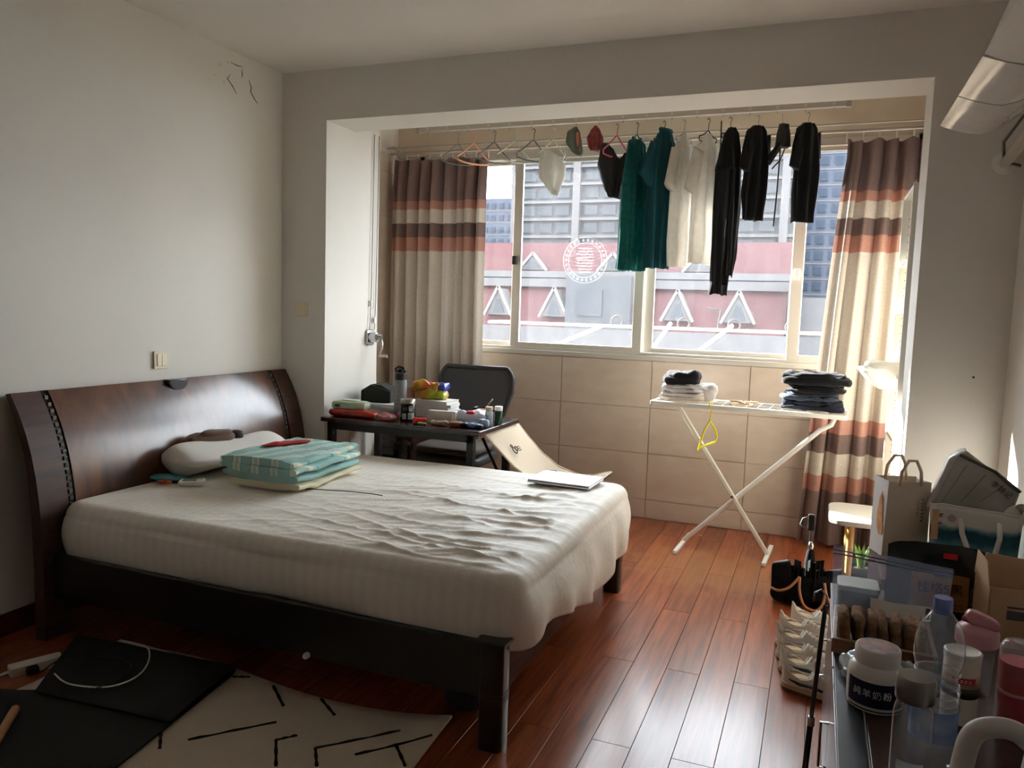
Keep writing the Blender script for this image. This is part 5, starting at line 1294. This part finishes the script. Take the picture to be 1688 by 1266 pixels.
# milk powder jar
jr = thing('milk_powder_jar', 'squat white milk powder jar with a navy label on the cabinet', 'jar', (.172, 1.895, CZ))
MB().lathe([(.050, 0), (.058, .004), (.060, .012), (.060, .082), (.057, .094), (.048, .104), (.044, .106)], 40).build('body', mat('jar_white', (224, 218, 210), .3), jr, smooth='auto')
MB().lathe([(.0475, .104), (.0485, .106), (.0485, .134), (.046, .139), (0, .139)], 40).build('lid', mat('jar_lid_white', (226, 220, 212), .35), jr, smooth='auto')
MB().lathe([(.044, .1392), (.044, .1398), (0, .1399)], 36).build('lid_print', mat('jar_lid_navy', (58, 66, 100), .4, noise_s=38, col2=(176, 110, 90)), jr)
def cyl_label(r, a0, a1, z0, z1, m, par, name): return curved(MB(), r, a0, a1, z0, z1, 24).build(name, m, par, smooth=True)
NAVY = mat('label_navy', (22, 30, 66), .35)
cyl_label(.0604, -2.75, -.35, .018, .074, NAVY, jr, 'label')
cyl_label(.0604, -3.6, -2.78, .018, .076, mat('label_white', (224, 224, 220), .6), jr, 'label_side')
def curved_text(s, r, a_mid, z, size, m, par, step):
    for i, ch in enumerate(s):
        a = a_mid + (i - (len(s) - 1) / 2) * step
        text('lettering', ch, size, (r * math.cos(a), r * math.sin(a), z), (PI/2, 0, a + PI/2), m, par)
curved_text('純羊奶粉', .0608, -1.75, .047, .020, mat('lettering_white', (226, 224, 224), .5), jr, .36)
cyl_label(.0605, -2.7, -.4, .009, .012, mat('print_black', (20, 20, 22), .6), jr, 'fine_print')
sv = soft(.09, .10, .05, .7, .6, .02, 22, 6).build('silver_pouch', mat('silver_film', (176, 190, 200), .2, metal=.5), smooth=True, loc=(.142, 2.03, CZ), rot=(0, 0, .2))
tag(sv, 'crumpled silver film pouch behind the milk powder jar', 'pouch')
sv = soft(.10, .06, .06, .8, .6, .022, 24, 12).build('silver_pouch', mat('clear_grey_film', (150, 156, 154), .2, translucent=.3), smooth=True, loc=(.262, 2.01, CZ), rot=(0, 0, -.3))
tag(sv, 'crumpled clear grey film between the milk jar and water bottle', 'film')

# water bottle
PET = clearfilm('pet_plastic', (205, 214, 222), .08, .05, 1.3)
wbt = thing('water_bottle', 'large clear water bottle with a lilac blue cap', 'bottle', (.262, 1.69, CZ))
prof_w = [(.030, 0), (.040, .004), (.043, .015), (.041, .03), (.044, .045), (.043, .06), (.044, .075), (.044, .125), (.0425, .132), (.044, .14), (.0425, .148), (.044, .156), (.040, .166), (.036, .178), (.036, .19), (.041, .20), (.0445, .215), (.0455, .235), (.043, .262), (.034, .288), (.020, .308), (.0145, .316), (.0145, .324)]
MB().lathe(prof_w, 36).build('body', PET, wbt, smooth=True)
for z in (.132, .148, .166, .19): MB().tube([(.0405 * math.cos(a), .0405 * math.sin(a), z) for a in [2*PI*i/30 for i in range(30)]], .0016, 5, closed=True).build('ridge', PET, wbt, smooth=True)
MB().lathe([(.0175, .316), (.0175, .336), (.0165, .340), (0, .340)], 30).build('cap', mat('lilac_blue_cap', (112, 128, 190), .4), wbt, smooth='auto')
MB().lathe([(.0165, .309), (.0165, .314)], 24).build('neck_ring', mat('lilac_blue_cap'), wbt, smooth='auto')
cyl_label(.0448, -3.0, -.4, .058, .122, mat('bottle_blue_label', (30, 86, 168), .35, noise_s=14, col2=(170, 190, 214)), wbt, 'label')
MB().lathe([(.0, .006), (.040, .008), (.042, .05), (.042, .10), (0, .101)], 28).build('water', clearfilm('water_tint', (190, 205, 215), .06, .03), wbt, smooth='auto')
# glass bottle with steel lid
gsb = thing('glass_bottle', 'empty clear glass bottle with a brushed steel lid', 'bottle', (.206, 1.535, CZ))
MB().lathe([(.026, 0), (.0325, .004), (.034, .02), (.034, .165), (.031, .18), (.028, .186), (.028, .196)], 36).build('body', clearfilm('bottle_glass', (196, 204, 206), .06, .02, 1.4), gsb, smooth=True)
MB().lathe([(.0, .004), (.030, .006), (.030, .012), (0, .013)], 28).build('base_glass', clearfilm('bottle_glass_base', (206, 212, 214), .25, .05), gsb, smooth='auto')
MB().lathe([(.033, .192), (.0335, .194), (.0335, .232), (.031, .236), (0, .236)], 36).build('lid', mat('lid_dark_steel', (126, 121, 114), .28, metal=1.0), gsb, smooth='auto')
cyl_label(.0344, -2.4, -1.0, .04, .085, clearfilm('faded_print', (214, 214, 210), .35), gsb, 'print')
# canister
can = thing('powder_canister', 'white canister with beige and dark green bands and a red label', 'canister', (.342, 1.905, CZ))
MB().lathe([(.034, 0), (.0365, .003), (.0365, .142), (.034, .146)], 32).build('body', mat('canister_cream', (214, 200, 182), .45), can, smooth='auto')
MB().lathe([(.0375, .145), (.0378, .158), (.034, .16), (.030, .157), (0, .157)], 32).build('lid', mat('canister_lid', (206, 202, 190), .4), can, smooth='auto')
MB().lathe([(.0367, .062), (.0367, .086)], 32).build('green_band', mat('canister_green', (62, 64, 48), .5), can, smooth=True)
MB().lathe([(.0367, .087), (.0367, .112)], 32).build('beige_band', mat('canister_beige', (196, 160, 130), .5), can, smooth=True)
cyl_label(.0372, -2.2, -.9, .096, .110, mat('canister_red', (186, 40, 44), .5), can, 'red_label')
mk = MB()
for i in range(4):
    for k in range(2): curved(mk, .0376, -1.98 + i * .22 + k * .02, -1.98 + i * .22 + .13, .0995 + k * .004, .1015 + k * .004, 3)
mk.build('label_print', mat('lettering_white'), can)
# shaker bottle
sh = thing('shaker_bottle', 'clear shaker bottle with a dusty pink flip lid', 'bottle', (.395, 2.06, CZ))
MB().lathe([(.030, 0), (.035, .004), (.037, .02), (.042, .125), (.043, .132)], 32).build('cup', clearfilm('shaker_plastic', (196, 190, 190), .12, .05, 1.2), sh, smooth=True)
PKL = mat('dusty_pink_plastic', (190, 136, 140), .35); PKD = mat('raspberry_plastic', (150, 48, 74), .3)
MB().lathe([(.0455, .125), (.046, .128), (.046, .155), (.042, .162), (.02, .172), (0, .174)], 32).build('lid', PKL, sh, smooth='auto')
soft(.075, .042, .034, .6, .6, 0, 1, 0, 28, 14, c=(-.008, 0, .158)).build('flip_cap', mat('translucent_pink', (196, 130, 138), .25), sh, smooth=True, rot=(0, .35, 0), loc=(-.045, 0, .012))
MB().tube([(-.035, -.006, .182), (.0, -.012, .176), (.03, -.012, .166), (.038, 0, .164)], .007, 8).build('carry_strap', PKD, sh, smooth=True)
# red plastic cups in a sleeve
rc = thing('cup_sleeve', 'tall sleeve of red plastic cups at the wall side of the cabinet', 'cups', (.452, 1.925, CZ))
MB().lathe([(.036, 0), (.038, .004), (.038, .178), (.030, .190), (.012, .192)], 28).build('sleeve', clearfilm('sleeve_film', (214, 204, 204), .22, .15), rc, smooth=True)
MB().lathe([(.033, .004), (.035, .075), (.036, .078), (.036, .083), (.0335, .085), (.0345, .14), (.036, .143), (.036, .148), (0, .149)], 28).build('cup_stack', mat('cup_red', (178, 36, 48), .4), rc, smooth='auto')
MB().lathe([(.0362, .078), (.0362, .084)], 28).build('rim_band', mat('cup_rim_pale', (214, 170, 170), .4), rc, smooth='auto')
# kettle
kt = thing('electric_kettle', 'pale grey electric kettle with a thick looped handle', 'kettle', (.405, 1.37, CZ))
KM = mat('kettle_grey_white', (206, 202, 196), .4)
MB().lathe([(.075, 0), (.08, .01), (.078, .02), (.074, .03), (.066, .17), (.062, .21), (.05, .235), (.02, .25), (0, .251)], 36).build('body', KM, kt, smooth='auto')
MB().lathe([(.012, .25), (.014, .262), (.010, .268), (0, .268)], 16).build('lid_knob', KM, kt, smooth='auto')
MB().tube(smoothpts([(-.04, 0, .215), (-.075, 0, .242), (-.11, 0, .243), (-.135, 0, .225), (-.145, 0, .18), (-.15, 0, .10), (-.14, 0, .05), (-.11, 0, .03), (-.07, 0, .04)], 6), .0165, 14).build('handle', KM, kt, smooth=True)
MB().prism([(.05, .16), (.09, .215), (.055, .215)], -.015, .015, 'y').build('spout', KM, kt, bevel=.006)
# tray of bread rolls in a zip bag
try_ = thing('wooden_tray', 'plain brown wooden tray under the bread bag', 'tray', (.205, 2.27, CZ), -.04)
TW = wood('tray_brown', (112, 78, 54), (146, 106, 76), (2, 10, 10), rough=.45, vary=.02)
MB().prism(rrect(-.115, .13, -.12, .15, .02), 0, .008, 'z').build('base', TW, try_)
MB().bar((-.11, -.115, .02), (.125, -.115, .02), .014, .04).build('rim', TW, try_, bevel=.003); MB().bar((-.11, .145, .02), (.125, .145, .02), .014, .04).build('rim', TW, try_, bevel=.003)
for x in (-.11, .125): MB().bar((x, -.12, .02), (x, .15, .02), .014, .04).build('rim', TW, try_, bevel=.003)
RYE = mat('rye_bread_crust', (150, 114, 82), .9, noise_s=45, col2=(104, 74, 50), bump_s=90, bump=.5)
for i in range(7):
    o = soft(.030, .115, .085, .55, .55, .007, 28, i + 1, 22, 16).build('bread_slice', RYE, smooth=True, loc=(.118 + i * .0305, 2.245 - i * .002, CZ + .010), rot=(0, .08 * (i % 3 - 1), .05 * (i % 2)))
    tag(o, ('brown bread slice at the cabinet-front end of the bag', 'second brown bread slice from the cabinet front', 'third brown bread slice from the cabinet front', 'middle slice of the seven brown bread slices', 'fifth brown bread slice from the cabinet front', 'sixth brown bread slice from the cabinet front', 'brown bread slice at the wall end of the bag')[i], 'bread', 'sliced bread in the zip bag')
ZIP = clearfilm('zip_bag_film', (176, 184, 202), .16, .12, .9)
zb = thing('zip_bag', 'open clear zip bag with a white label standing over the bread', 'zip bag', (.235, 2.40, CZ), -.05)
def zf(u, v, s):
    w = .145 + .012 * v
    return ((u - .5) * 2 * w, s * (.055 * (1 - v) ** .8 + .004) * (1 - abs(u - .5) * 1.6) + .06 * v * v * .5 + .010 * noise.noise(Vector((u * 4, v * 3, s))), .008 + v * .205 - .02 * u * v)
for s in (-1, 1): MB().grid(lambda u, v, s=s: zf(u, v, s), 20, 14).build('film', ZIP, zb, smooth=True)
for k in (.90, .945): MB().tube([zf(u / 10, k, -1) for u in range(11)], .0022, 5).build('zip_track', mat('zip_blue_grey', (84, 92, 116), .4), zb)
MB().grid(lambda u, v: tuple(Vector(zf(.34 + u * .52, .22 + v * .2, -1)) + Vector((0, -.003, 0))), 10, 4).build('label', mat('paper_white'), zb, smooth=True)
MB().grid(lambda u, v: tuple(Vector(zf(.81 + u * .04, .25 + v * .15, -1)) + Vector((0, -.0045, 0))), 3, 3).build('label_print', mat('print_grey', (70, 68, 66), .7), zb)
gc = thing('storage_tin', 'green-grey lidded tin half hidden behind the bread bag', 'tin', (.155, 2.52, CZ))
MB().prism(rrect(-.05, .06, -.05, .05, .015), 0, .07, 'z').build('body', mat('tin_green', (110, 128, 116), .35), gc, smooth='auto')
MB().prism(rrect(-.053, .063, -.053, .053, .015), .068, .085, 'z').build('lid', mat('tin_lid', (176, 190, 180), .3), gc, bevel=.003, smooth='auto')
# black pouch with the gold label
pc = thing('cereal_pouch', 'black pouch with a large gold label standing on the cabinet', 'pouch', (.375, 2.60, CZ), .06)
def pf(u, v, s):
    e = 1 - (abs(u - .5) * 2) ** 6
    return ((u - .5) * .27, s * .035 * e * (1 - v) ** .5 + .012 * noise.noise(Vector((u * 5, v * 5, s + 3))), v * .215 * (1 - .08 * (abs(u - .5) * 2) ** 4))
pm_ = MB(); pm_.grid(lambda u, v: pf(u, v, -1), 18, 14); pm_.grid(lambda u, v: pf(u, v, 1), 18, 14); pm_.build('pouch', mat('pouch_black', (16, 16, 19), .4), pc, smooth=True)
GOLD = mat('label_gold', (168, 124, 62), .4, noise_s=16, col2=(140, 98, 46))
MB().grid(lambda u, v: tuple(Vector(pf(.24 + u * .58, .10 + v * .50, -1)) + Vector((0, -.003, 0))), 12, 8).build('gold_label', GOLD, pc, smooth=True)
lp0 = pf(.53, .40, -1)
text('lettering', '桂格5黑', .036, (lp0[0], lp0[1] - .007, lp0[2]), (PI/2 - .12, 0, 0), mat('print_black'), pc)
for k in range(2): MB().grid(lambda u, v, k=k: tuple(Vector(pf(.58 + u * .2, .145 + k * .05 + v * .028, -1)) + Vector((0, -.0045, 0))), 4, 2).build('small_print', mat('print_brown', (60, 42, 24), .7, noise_s=160, col2=(160, 118, 60)), pc)
MB().grid(lambda u, v: tuple(Vector(pf(.47 + u * .2, .56 + v * .10, -1)) + Vector((0, -.0045, 0))), 4, 2).build('badge', mat('badge_grey', (78, 78, 84), .5), pc)
MB().grid(lambda u, v: tuple(Vector(pf(.55 + u * .14, .82 + v * .08, -1)) + Vector((0, -.0035, 0))), 4, 2).build('red_mark', mat('packet_red'), pc)
MB().grid(lambda u, v: tuple(Vector(pf(.84 + u * .13, .20 + v * .26, -1)) + Vector((0, -.0035, 0))), 4, 4).build('picture_print', mat('grain_print', (110, 88, 78), .6, noise_s=90, col2=(40, 34, 34)), pc)
# open carton
CARD = mat('cardboard', (196, 158, 120), .8, noise_s=30, noise_a=.03); CARDD = mat('cardboard_brown', (92, 58, 40), .8, noise_s=12, noise_a=.05)
bx = thing('open_carton', 'small open cardboard carton with raised flaps on the cabinet', 'carton', (.548, 2.46, CZ), .10)
for (a, b, c, d) in ((-.075, .085, -.06, -.057), (-.075, .085, .072, .075), (-.075, -.072, -.06, .075), (.082, .085, -.06, .075)): MB().box(a, b, c, d, 0, .165).build('side_panel', CARD, bx)
MB().box(-.075, .085, -.06, .075, 0, .003).build('bottom', CARD, bx)
MB().prism([(-.075, .165), (.085, .165), (.065, .215), (-.05, .225)], .072, .075, 'y').build('flap', CARD, bx)
MB().prism([(-.06, .165), (.075, .165), (.06, .235), (-.03, .225)], -.078, -.075, 'x').build('flap', CARD, bx)
MB().box(-.03, .04, -.0608, -.0602, .08, .105).build('print', mat('print_grey'), bx); MB().box(-.03, .04, -.0608, -.0602, .112, .117).build('print', mat('print_grey'), bx)
# big brown carton behind the cabinet, carrying the two bags
bb = thing('large_carton', 'large dark brown carton behind the cabinet carrying two bags', 'carton', (.49, 3.21, 0))
MB().box(-.235, .245, -.30, .30, 0, .487).build('body', CARDD, bb, bevel=.004)
MB().box(-.23, .24, -.004, .004, .487, .489).build('tape', mat('packing_tape', (150, 116, 80), .3), bb)
dbx = thing('brown_board', 'dark brown cardboard sheet standing against the wall behind the cabinet', 'cardboard', (.675, 2.80, 0), 0)
MB().box(0, .012, -.09, .09, 0, .76).build('sheet', CARDD, dbx)
# bakery paper bag
bg = thing('paper_bag', 'white bakery paper bag with a loaf picture and cotton handles', 'bag', (.335, 3.265, .492), .38)
PB = mat('paper_bag_cream', (222, 206, 186), .75, bump_s=18, bump=.25); PBW = mat('paper_bag_white', (236, 236, 238), .7, bump_s=18, bump=.2)
MB().add([(-.085,-.05,0),(.085,-.05,0),(.085,.05,0),(-.085,.05,0),(-.08,-.055,.29),(.08,-.055,.29),(.08,.055,.29),(-.08,.055,.29)], [(0,3,2,1),(0,1,5,4),(2,3,7,6)]).build('front_panel', PB, bg, solid=.002)
MB().add([(-.085,.05,0),(-.085,-.05,0),(-.08,-.055,.29),(-.08,.055,.29)], [(0,1,2,3)]).build('side_panel', PBW, bg, solid=.002)
MB().add([(.085,.05,0),(.085,-.05,0),(.065,0,.15),(.08,-.055,.29),(.08,.055,.29),(.058,0,.29)], [(0,1,2),(1,3,5,2),(2,5,4,0)]).build('gusset', PBW, bg, solid=.002)
for s in (-1, 1): MB().tube([(-.042, s * .056, .275), (-.035, s * .058, .33), (-.012, s * .055, .37), (.018, s * .055, .37), (.036, s * .058, .33), (.042, s * .056, .275)], .006, 6).build('handle', mat('cotton_tape', (226, 204, 176), .8), bg, smooth=True)
LOAF = mat('loaf_print', (206, 124, 64), .6, noise_s=30, col2=(236, 190, 130))
MB().prism([(-.045, .08), (-.018, .075), (.0, .10), (.004, .16), (-.006, .21), (-.022, .245), (-.030, .20), (-.040, .13)], -.0875, -.0855, 'x').build('loaf_picture', LOAF, bg)
mk = MB(); rm = random.Random(2)
for (xc, z_top, n_, sz) in ((.052, .222, 7, .0052), (.034, .212, 6, .0036)):
    for i in range(n_):
        zc_ = z_top - i * sz * 2.6
        for k in range(4): dx_, dz_ = rm.uniform(-1, .6) * sz, rm.uniform(-1, .6) * sz; mk.box(xc + dx_, xc + dx_ + sz * rm.uniform(.5, 1.1), -.0562, -.0550, zc_ + dz_, zc_ + dz_ + sz * .35)
mk.build('small_print', mat('print_black'), bg)
# insulated tote with sea print
def tote_mat():
    m = bpy.data.materials.new('tote_white_teal_print'); m.use_nodes = True
    N = m.node_tree.nodes; L = m.node_tree.links; b = N['Principled BSDF']; b.inputs['Roughness'].default_value = .6
    tc = N.new('ShaderNodeTexCoord'); sp = N.new('ShaderNodeSeparateXYZ'); L.new(tc.outputs['Object'], sp.inputs[0])
    n = N.new('ShaderNodeTexNoise'); n.inputs['Scale'].default_value = 9; n.inputs['Detail'].default_value = 7; L.new(tc.outputs['Object'], n.inputs['Vector'])
    mu = N.new('ShaderNodeMath'); mu.operation = 'MULTIPLY_ADD'; mu.inputs[1].default_value = .10; L.new(n.outputs[0], mu.inputs[0]); L.new(sp.outputs['Z'], mu.inputs[2])
    rp = N.new('ShaderNodeValToRGB'); e = rp.color_ramp.elements
    e[0].position = .13; e[0].color = lin((110, 168, 184)); e[1].position = .205; e[1].color = lin((226, 222, 214))
    k = e.new(.155); k.color = lin((40, 104, 122)); k = e.new(.18); k.color = lin((30, 88, 104)); k = e.new(.193); k.color = lin((120, 176, 182))
    L.new(mu.outputs[0], rp.inputs[0]); L.new(rp.outputs[0], b.inputs['Base Color'])
    return m
TOTE = tote_mat()
tt = thing('insulated_tote', 'wide white tote bag with a teal sea print and white straps', 'bag', (.575, 3.22, .492), -.12)
def tf(u, v):
    a = 2 * PI * u
    sx_ = .145 * sgn(math.cos(a)) * abs(math.cos(a)) ** .35; sy_ = .085 * sgn(math.sin(a)) * abs(math.sin(a)) ** .35
    k = .93 + .07 * v
    return (sx_ * k, sy_ * k + .004 * math.sin(9 * a) * v, v * .225 + .006 * math.sin(3 * a + 1) * v)
tm = MB().grid(tf, 60, 12, cu=True); tm.f.append(tuple(range(60))[::-1]); tm.build('body', TOTE, tt, smooth=True, solid=.004)
MB().tube([tf(i / 60, 1.0) for i in range(60)], .004, 6, closed=True).build('rim', mat('tote_white', (226, 222, 214), .6), tt, smooth=True)
for s in (-1, 1):
    MB().tube([(-.045, s * .088, .19), (-.04, s * .11, .14), (-.02, s * .125, .09), (.02, s * .13, .03), (.06, s * .125, .06), (.075, s * .11, .14), (.072, s * .088, .19)], .009, 6).build('strap', mat('tote_white'), tt, smooth=True)
MB().box(-.138, -.115, -.089, -.0865, .10, .21).build('print_orange', mat('tote_orange', (206, 150, 96), .6, noise_s=40, col2=(230, 200, 160)), tt)
mk = MB()
for i in range(2):
    for k in range(6): dx_, dz_ = rm.uniform(-1, .5) * .008, rm.uniform(-1, .6) * .009; mk.box(-.112 + dx_, -.112 + dx_ + .008, -.0890, -.0878, .19 - i * .024 + dz_, .19 - i * .024 + dz_ + .0025)
mk.build('brush_print', mat('print_brown2', (96, 66, 44), .7), tt)
MB().lathe([(.014, 0), (.014, .001)], 16).build('round_print', mat('print_soft_grey', (176, 170, 166), .7), tt, loc=(-.075, -.0885, .185), rot=(PI/2, 0, 0))
# quilted silver bag stuffed in the tote
qb = thing('quilted_foil_bag', 'grey quilted cooler bag with dark lettering stuffed in the tote', 'bag', (.565, 3.23, .60), -.1)
QG = mat('quilted_grey_film', (176, 172, 162), .45, noise_s=8, col2=(150, 146, 136), bump_s=22, bump=.4)
qp = [(-.135, .10), (-.06, .305), (-.035, .32), (.14, .19), (.125, .12), (.0, .06)]
MB().prism(qp, -.045, -.015, 'y').build('front_flap', QG, qb, bevel=.008, smooth='auto')
MB().prism([(-.15, .09), (-.09, .285), (-.05, .315), (-.03, .32), (-.09, .14), (-.12, .08)], -.04, .06, 'y').build('side_fold', mat('silver_fold', (196, 194, 190), .35, metal=.2, bump_s=30, bump=.5), qb, bevel=.01, smooth='auto')
MB().tube([(-.055, -.048, .305), (.06, -.048, .255), (.14, -.048, .192)], .006, 6).build('edge_piping', mat('piping_dark', (92, 90, 80), .7), qb, smooth=True)
for k in range(3): MB().tube([(-.10 + .06 * k, -.0462, .12 + .01 * k), (-.03 + .06 * k, -.0462, .27 - .03 * k)], .0012, 5).build('stitch_line', mat('stitch', (120, 116, 106), .8), qb)
text('lettering', '李锦记', .026, (.082, -.047, .192), (PI/2, .62, 0), mat('print_dark_red', (70, 30, 30), .6), qb)
cpb = thing('paper_cup', 'white cup with a dark inside lying at the tote rim', 'cup', (.685, 3.19, .70), .4)
MB().lathe([(.034, 0), (.038, .05), (.035, .05), (.031, .006), (0, .006)], 24).build('cup', WHITEP, cpb, smooth='auto', rot=(1.2, .3, 0))
# ================================================================== AIR CONDITIONER
ACW = mat('ac_white_matte', (206, 200, 190), .5); ACG = mat('ac_glossy_white', (206, 202, 196), .12, coat=.6, coat_r=.05, bump_s=9, bump=.35)
ac = thing('air_conditioner', 'white wall air conditioner with a glossy film-wrapped deflector', 'air conditioner', (XR - .002, 2.4, 2.1))
lo = [(.372, 2.117), (.40, 2.106), (.433, 2.094), (.47, 2.084), (.50, 2.079), (.54, 2.088), (.575, 2.103), (.61, 2.128), (.64, 2.162), (.69, 2.21), (.745, 2.25)]
hi = [(.745, 2.31), (.66, 2.235), (.60, 2.195), (.54, 2.165), (.46, 2.14), (.40, 2.128)]
sec = [(x - XR, z - 2.1) for x, z in lo + hi]
MB().prism(sec, 2.94 - 2.4, 3.35 - 2.4, 'y').build('deflector', ACG, ac, smooth='auto')
MB().prism(sec, 2.525 - 2.4, 2.93 - 2.4, 'y').build('deflector', ACG, ac, smooth='auto')
body = [(.375, 2.12), (.43, 2.095), (.50, 2.08), (.575, 2.103), (.64, 2.162), (.745, 2.20), (.745, 2.46), (.60, 2.46), (.46, 2.36)]
MB().prism([(x - XR, z - 2.1) for x, z in body], 1.6 - 2.4, 2.515 - 2.4, 'y').build('body', ACW, ac, smooth='auto')
pp = thing('refrigerant_pipe', 'wrapped white pipe running from the air conditioner into the wall', 'pipe', (.69, 3.787, 2.05))
MB().tube([(.03, -.42, .16), (.035, -.30, .14), (.02, -.18, .08), (-.015, -.05, .01), (-.024, .01, -.003)], .022, 12).build('pipe', mat('pipe_wrap', (196, 188, 178), .6, bump_s=60, bump=.4), pp, smooth=True)
MB().lathe([(.032, 0), (.046, .0), (.046, .006), (.032, .008)], 28).build('flange', WHITEP, pp, loc=(-.024, -.001, -.003), rot=(PI/2, 0, 0), smooth='auto')
MB().lathe([(.0, 0.001), (.032, .001), (.032, .003), (0, .003)], 24).build('hole', BLACK, pp, loc=(-.024, -.001, -.003), rot=(PI/2, 0, 0))
MB().tube([(.03, -.32, .18), (-.01, -.20, .14), (-.045, -.08, .07), (-.03, -.03, .0), (.03, -.04, -.02)], .006, 8).build('cable', mat('cable_grey', (90, 86, 82), .6), pp, smooth=True)

# ================================================================== FLOOR BY THE BED
RUGM = mat('rug_cream_pile', (214, 198, 176), .95, noise_s=8, noise_a=.04, bump_s=260, bump=.5, sheen=.3)
rug = thing('rug', 'cream rug with thin black broken line pattern beside the bed', 'rug', (-1.76, 1.45, 0))
def rz_(x, y): return .010 + .018 * max(0, (x - .45) / .28) ** 2 * max(0, (y - .45) / .32) + .003 * math.sin(x * 5) * math.cos(y * 4)
def rugf(u, v):
    x = -.74 + u * 1.47; y = -.75 + v * (1.475 + .03 * math.sin(u * 7) + .02 * u)
    x += (-.02 if u > .95 else 0) * v + .05 * u * (1 - v)
    return (x, y, rz_(x, y))
MB().grid(rugf, 40, 36).build('pile', RUGM, rug, smooth=True, solid=.008)
INK = mat('rug_black_yarn', (22, 20, 22), .95)
dashes = [[(-1.739,1.761),(-1.563,1.961)], [(-1.727,2.15),(-1.608,2.055)], [(-1.523,2.15),(-1.418,2.079)], [(-1.846,1.757),(-1.78,1.69)], [(-1.404,1.761),(-1.495,1.875),(-1.453,1.925)],
          [(-1.296,1.811),(-1.358,1.89),(-1.171,2.084)], [(-1.229,1.91),(-1.06,2.09)], [(-1.144,2.008),(-1.06,1.92)], [(-1.90,2.14),(-1.845,2.165)], [(-2.2,2.15),(-2.1,2.165)]]
for d in dashes:
    pts = []
    for (a, b) in zip(d[:-1], d[1:]):
        n_ = 9
        for i in range(n_): t = i / (n_ - 1); pts.append((a[0] + (b[0]-a[0]) * t + 1.76, a[1] + (b[1]-a[1]) * t - 1.45))
    MB().tube([(x, y, rz_(x, y) + .0028 + .001 * math.sin(i * 2.1)) for i, (x, y) in enumerate(pts)], [.0055 + .0012 * math.sin(i * 1.7) for i in range(len(pts))], 6).build('line_motif', INK, rug, smooth=True)
MATM = mat('black_mat_rubber', (26, 29, 30), .75, bump_s=300, bump=.2)
ym = thing('exercise_mat', 'black exercise mat folded over on the cream rug', 'mat', (-1.95, 1.8, 0))
E0 = Vector((-1.905, 2.15, 0)); ax = Vector((-.725, -.055, 0)); ay = Vector((.06, -.36, 0))
def matp(a, b, z): q = E0 + ax * a + ay * b; return (q.x + 1.95, q.y - 1.8, z)
lower = MB(); 
lower.grid(lambda u, v: matp(u * (1.0 - .24 * min(v * 2.6, 1.0) + .5 * min(max(0, v * 2.6 - .95) / .25, 1.0)), v * 2.6, .022), 6, 40); lower.build('lower_layer', MATM, ym, solid=.007)
def upf(u, v):
    # v 0..1: from fold loop to the flap edge
    if v < .25:
        a = PI * v / .25; return matp(u, -.035 * math.sin(a), .036 - .012 * math.cos(a))
    t = (v - .25) / .75
    return matp(u * (1.0 - .24 * t), t * 1.0, .048 - .014 * t * t)
MB().grid(upf, 6, 26).build('folded_layer', MATM, ym, smooth=True, solid=.007)
ps = thing('power_strip', 'white power strip with a black plug on the floor', 'power strip', (-2.605, 1.905, 0), 1.15)
MB().prism(rrect(-.085, .085, -.026, .026, .006), .0, .035, 'z').build('body', mat('strip_white', (226, 222, 212), .4), ps, bevel=.003, smooth='auto')
MB().box(-.04, .0, -.058, -.026, .006, .032).build('plug', BLACK, ps, bevel=.005)
MB().tube([(-.085, 0, .017), (-.16, .0, .008), (-.30, .06, .006), (-.5, .1, .006)], .005, 8).build('power_cord', mat('strip_white'), ps, smooth=True)
def gcable(label, pts, r, m, nm='charging_cable'):
    o = MB().tube(pts, r, 7).build(nm, m, smooth=True); tag(o, label, 'cable', 'cables on the mat'); return o
zc = .057
gcable('white charging cable curved in a wide arc over the black mat', smoothpts([(-2.41, 1.83, zc), (-2.30, 1.80, zc), (-2.17, 1.84, zc), (-2.14, 1.93, zc), (-2.19, 2.03, zc), (-2.28, 2.115, zc), (-2.40, 2.165, .03), (-2.52, 2.19, .012)]), .0028, mat('cable_white', (226, 222, 212), .4))
gcable('thin black cable looping from the power strip over the mat', smoothpts([(-2.53, 1.87, .02), (-2.48, 1.93, .058), (-2.32, 2.0, zc + .003), (-2.20, 1.97, zc + .006), (-2.17, 1.88, zc + .006), (-2.2, 1.80, zc)]), .0025, BLACK)
gcable('white cable lying at the rug edge under the bed', smoothpts([(-2.52, 2.20, .012), (-2.40, 2.20, .014), (-2.25, 2.19, .014), (-2.1, 2.19, .014)]), .003, mat('cable_white'))
sk = thing('wooden_stick', 'pale wooden rolling stick lying on the black mat', 'stick', (-2.33, 1.63, .042))
MB().tube([(0, 0, .0), (.10, -.12, 0), (.30, -.36, .0)], .014, 12).build('shaft', mat('pale_wood', (196, 146, 104), .5), sk, smooth='auto')
soft(.028, .028, .028, 1, 1, 0, 1, 0, 14, 10, c=(0, 0, -.014)).build('tip', mat('pale_wood'), sk, smooth=True)
bl_ = thing('mesh_pouch', 'black lacy drawstring pouch on the floor by the bed foot', 'pouch', (-1.055, 2.33, 0))
soft(.135, .12, .125, .75, .8, .006, 30, 5, 36, 22).build('body', mat('black_lace', (24, 24, 26), .7, noise_s=70, col2=(52, 52, 54), bump_s=120, bump=.6), bl_, smooth=True)
MB().tube([(.055 * math.cos(a), .05 * math.sin(a), .095 + .006 * math.sin(5 * a)) for a in [2*PI*i/24 for i in range(24)]], .006, 6, closed=True).build('drawstring', BLACK, bl_, smooth=True)
db_ = MB().tube([(0, 0, 0), (.012, .004, 0), (.02, -.004, 0)], .0035, 6).build('paper_scrap', WHITEP, smooth=True, loc=(-.62, 4.85, .004)); tag(db_, 'tiny white paper scrap on the floor under the drying rack', 'scrap')
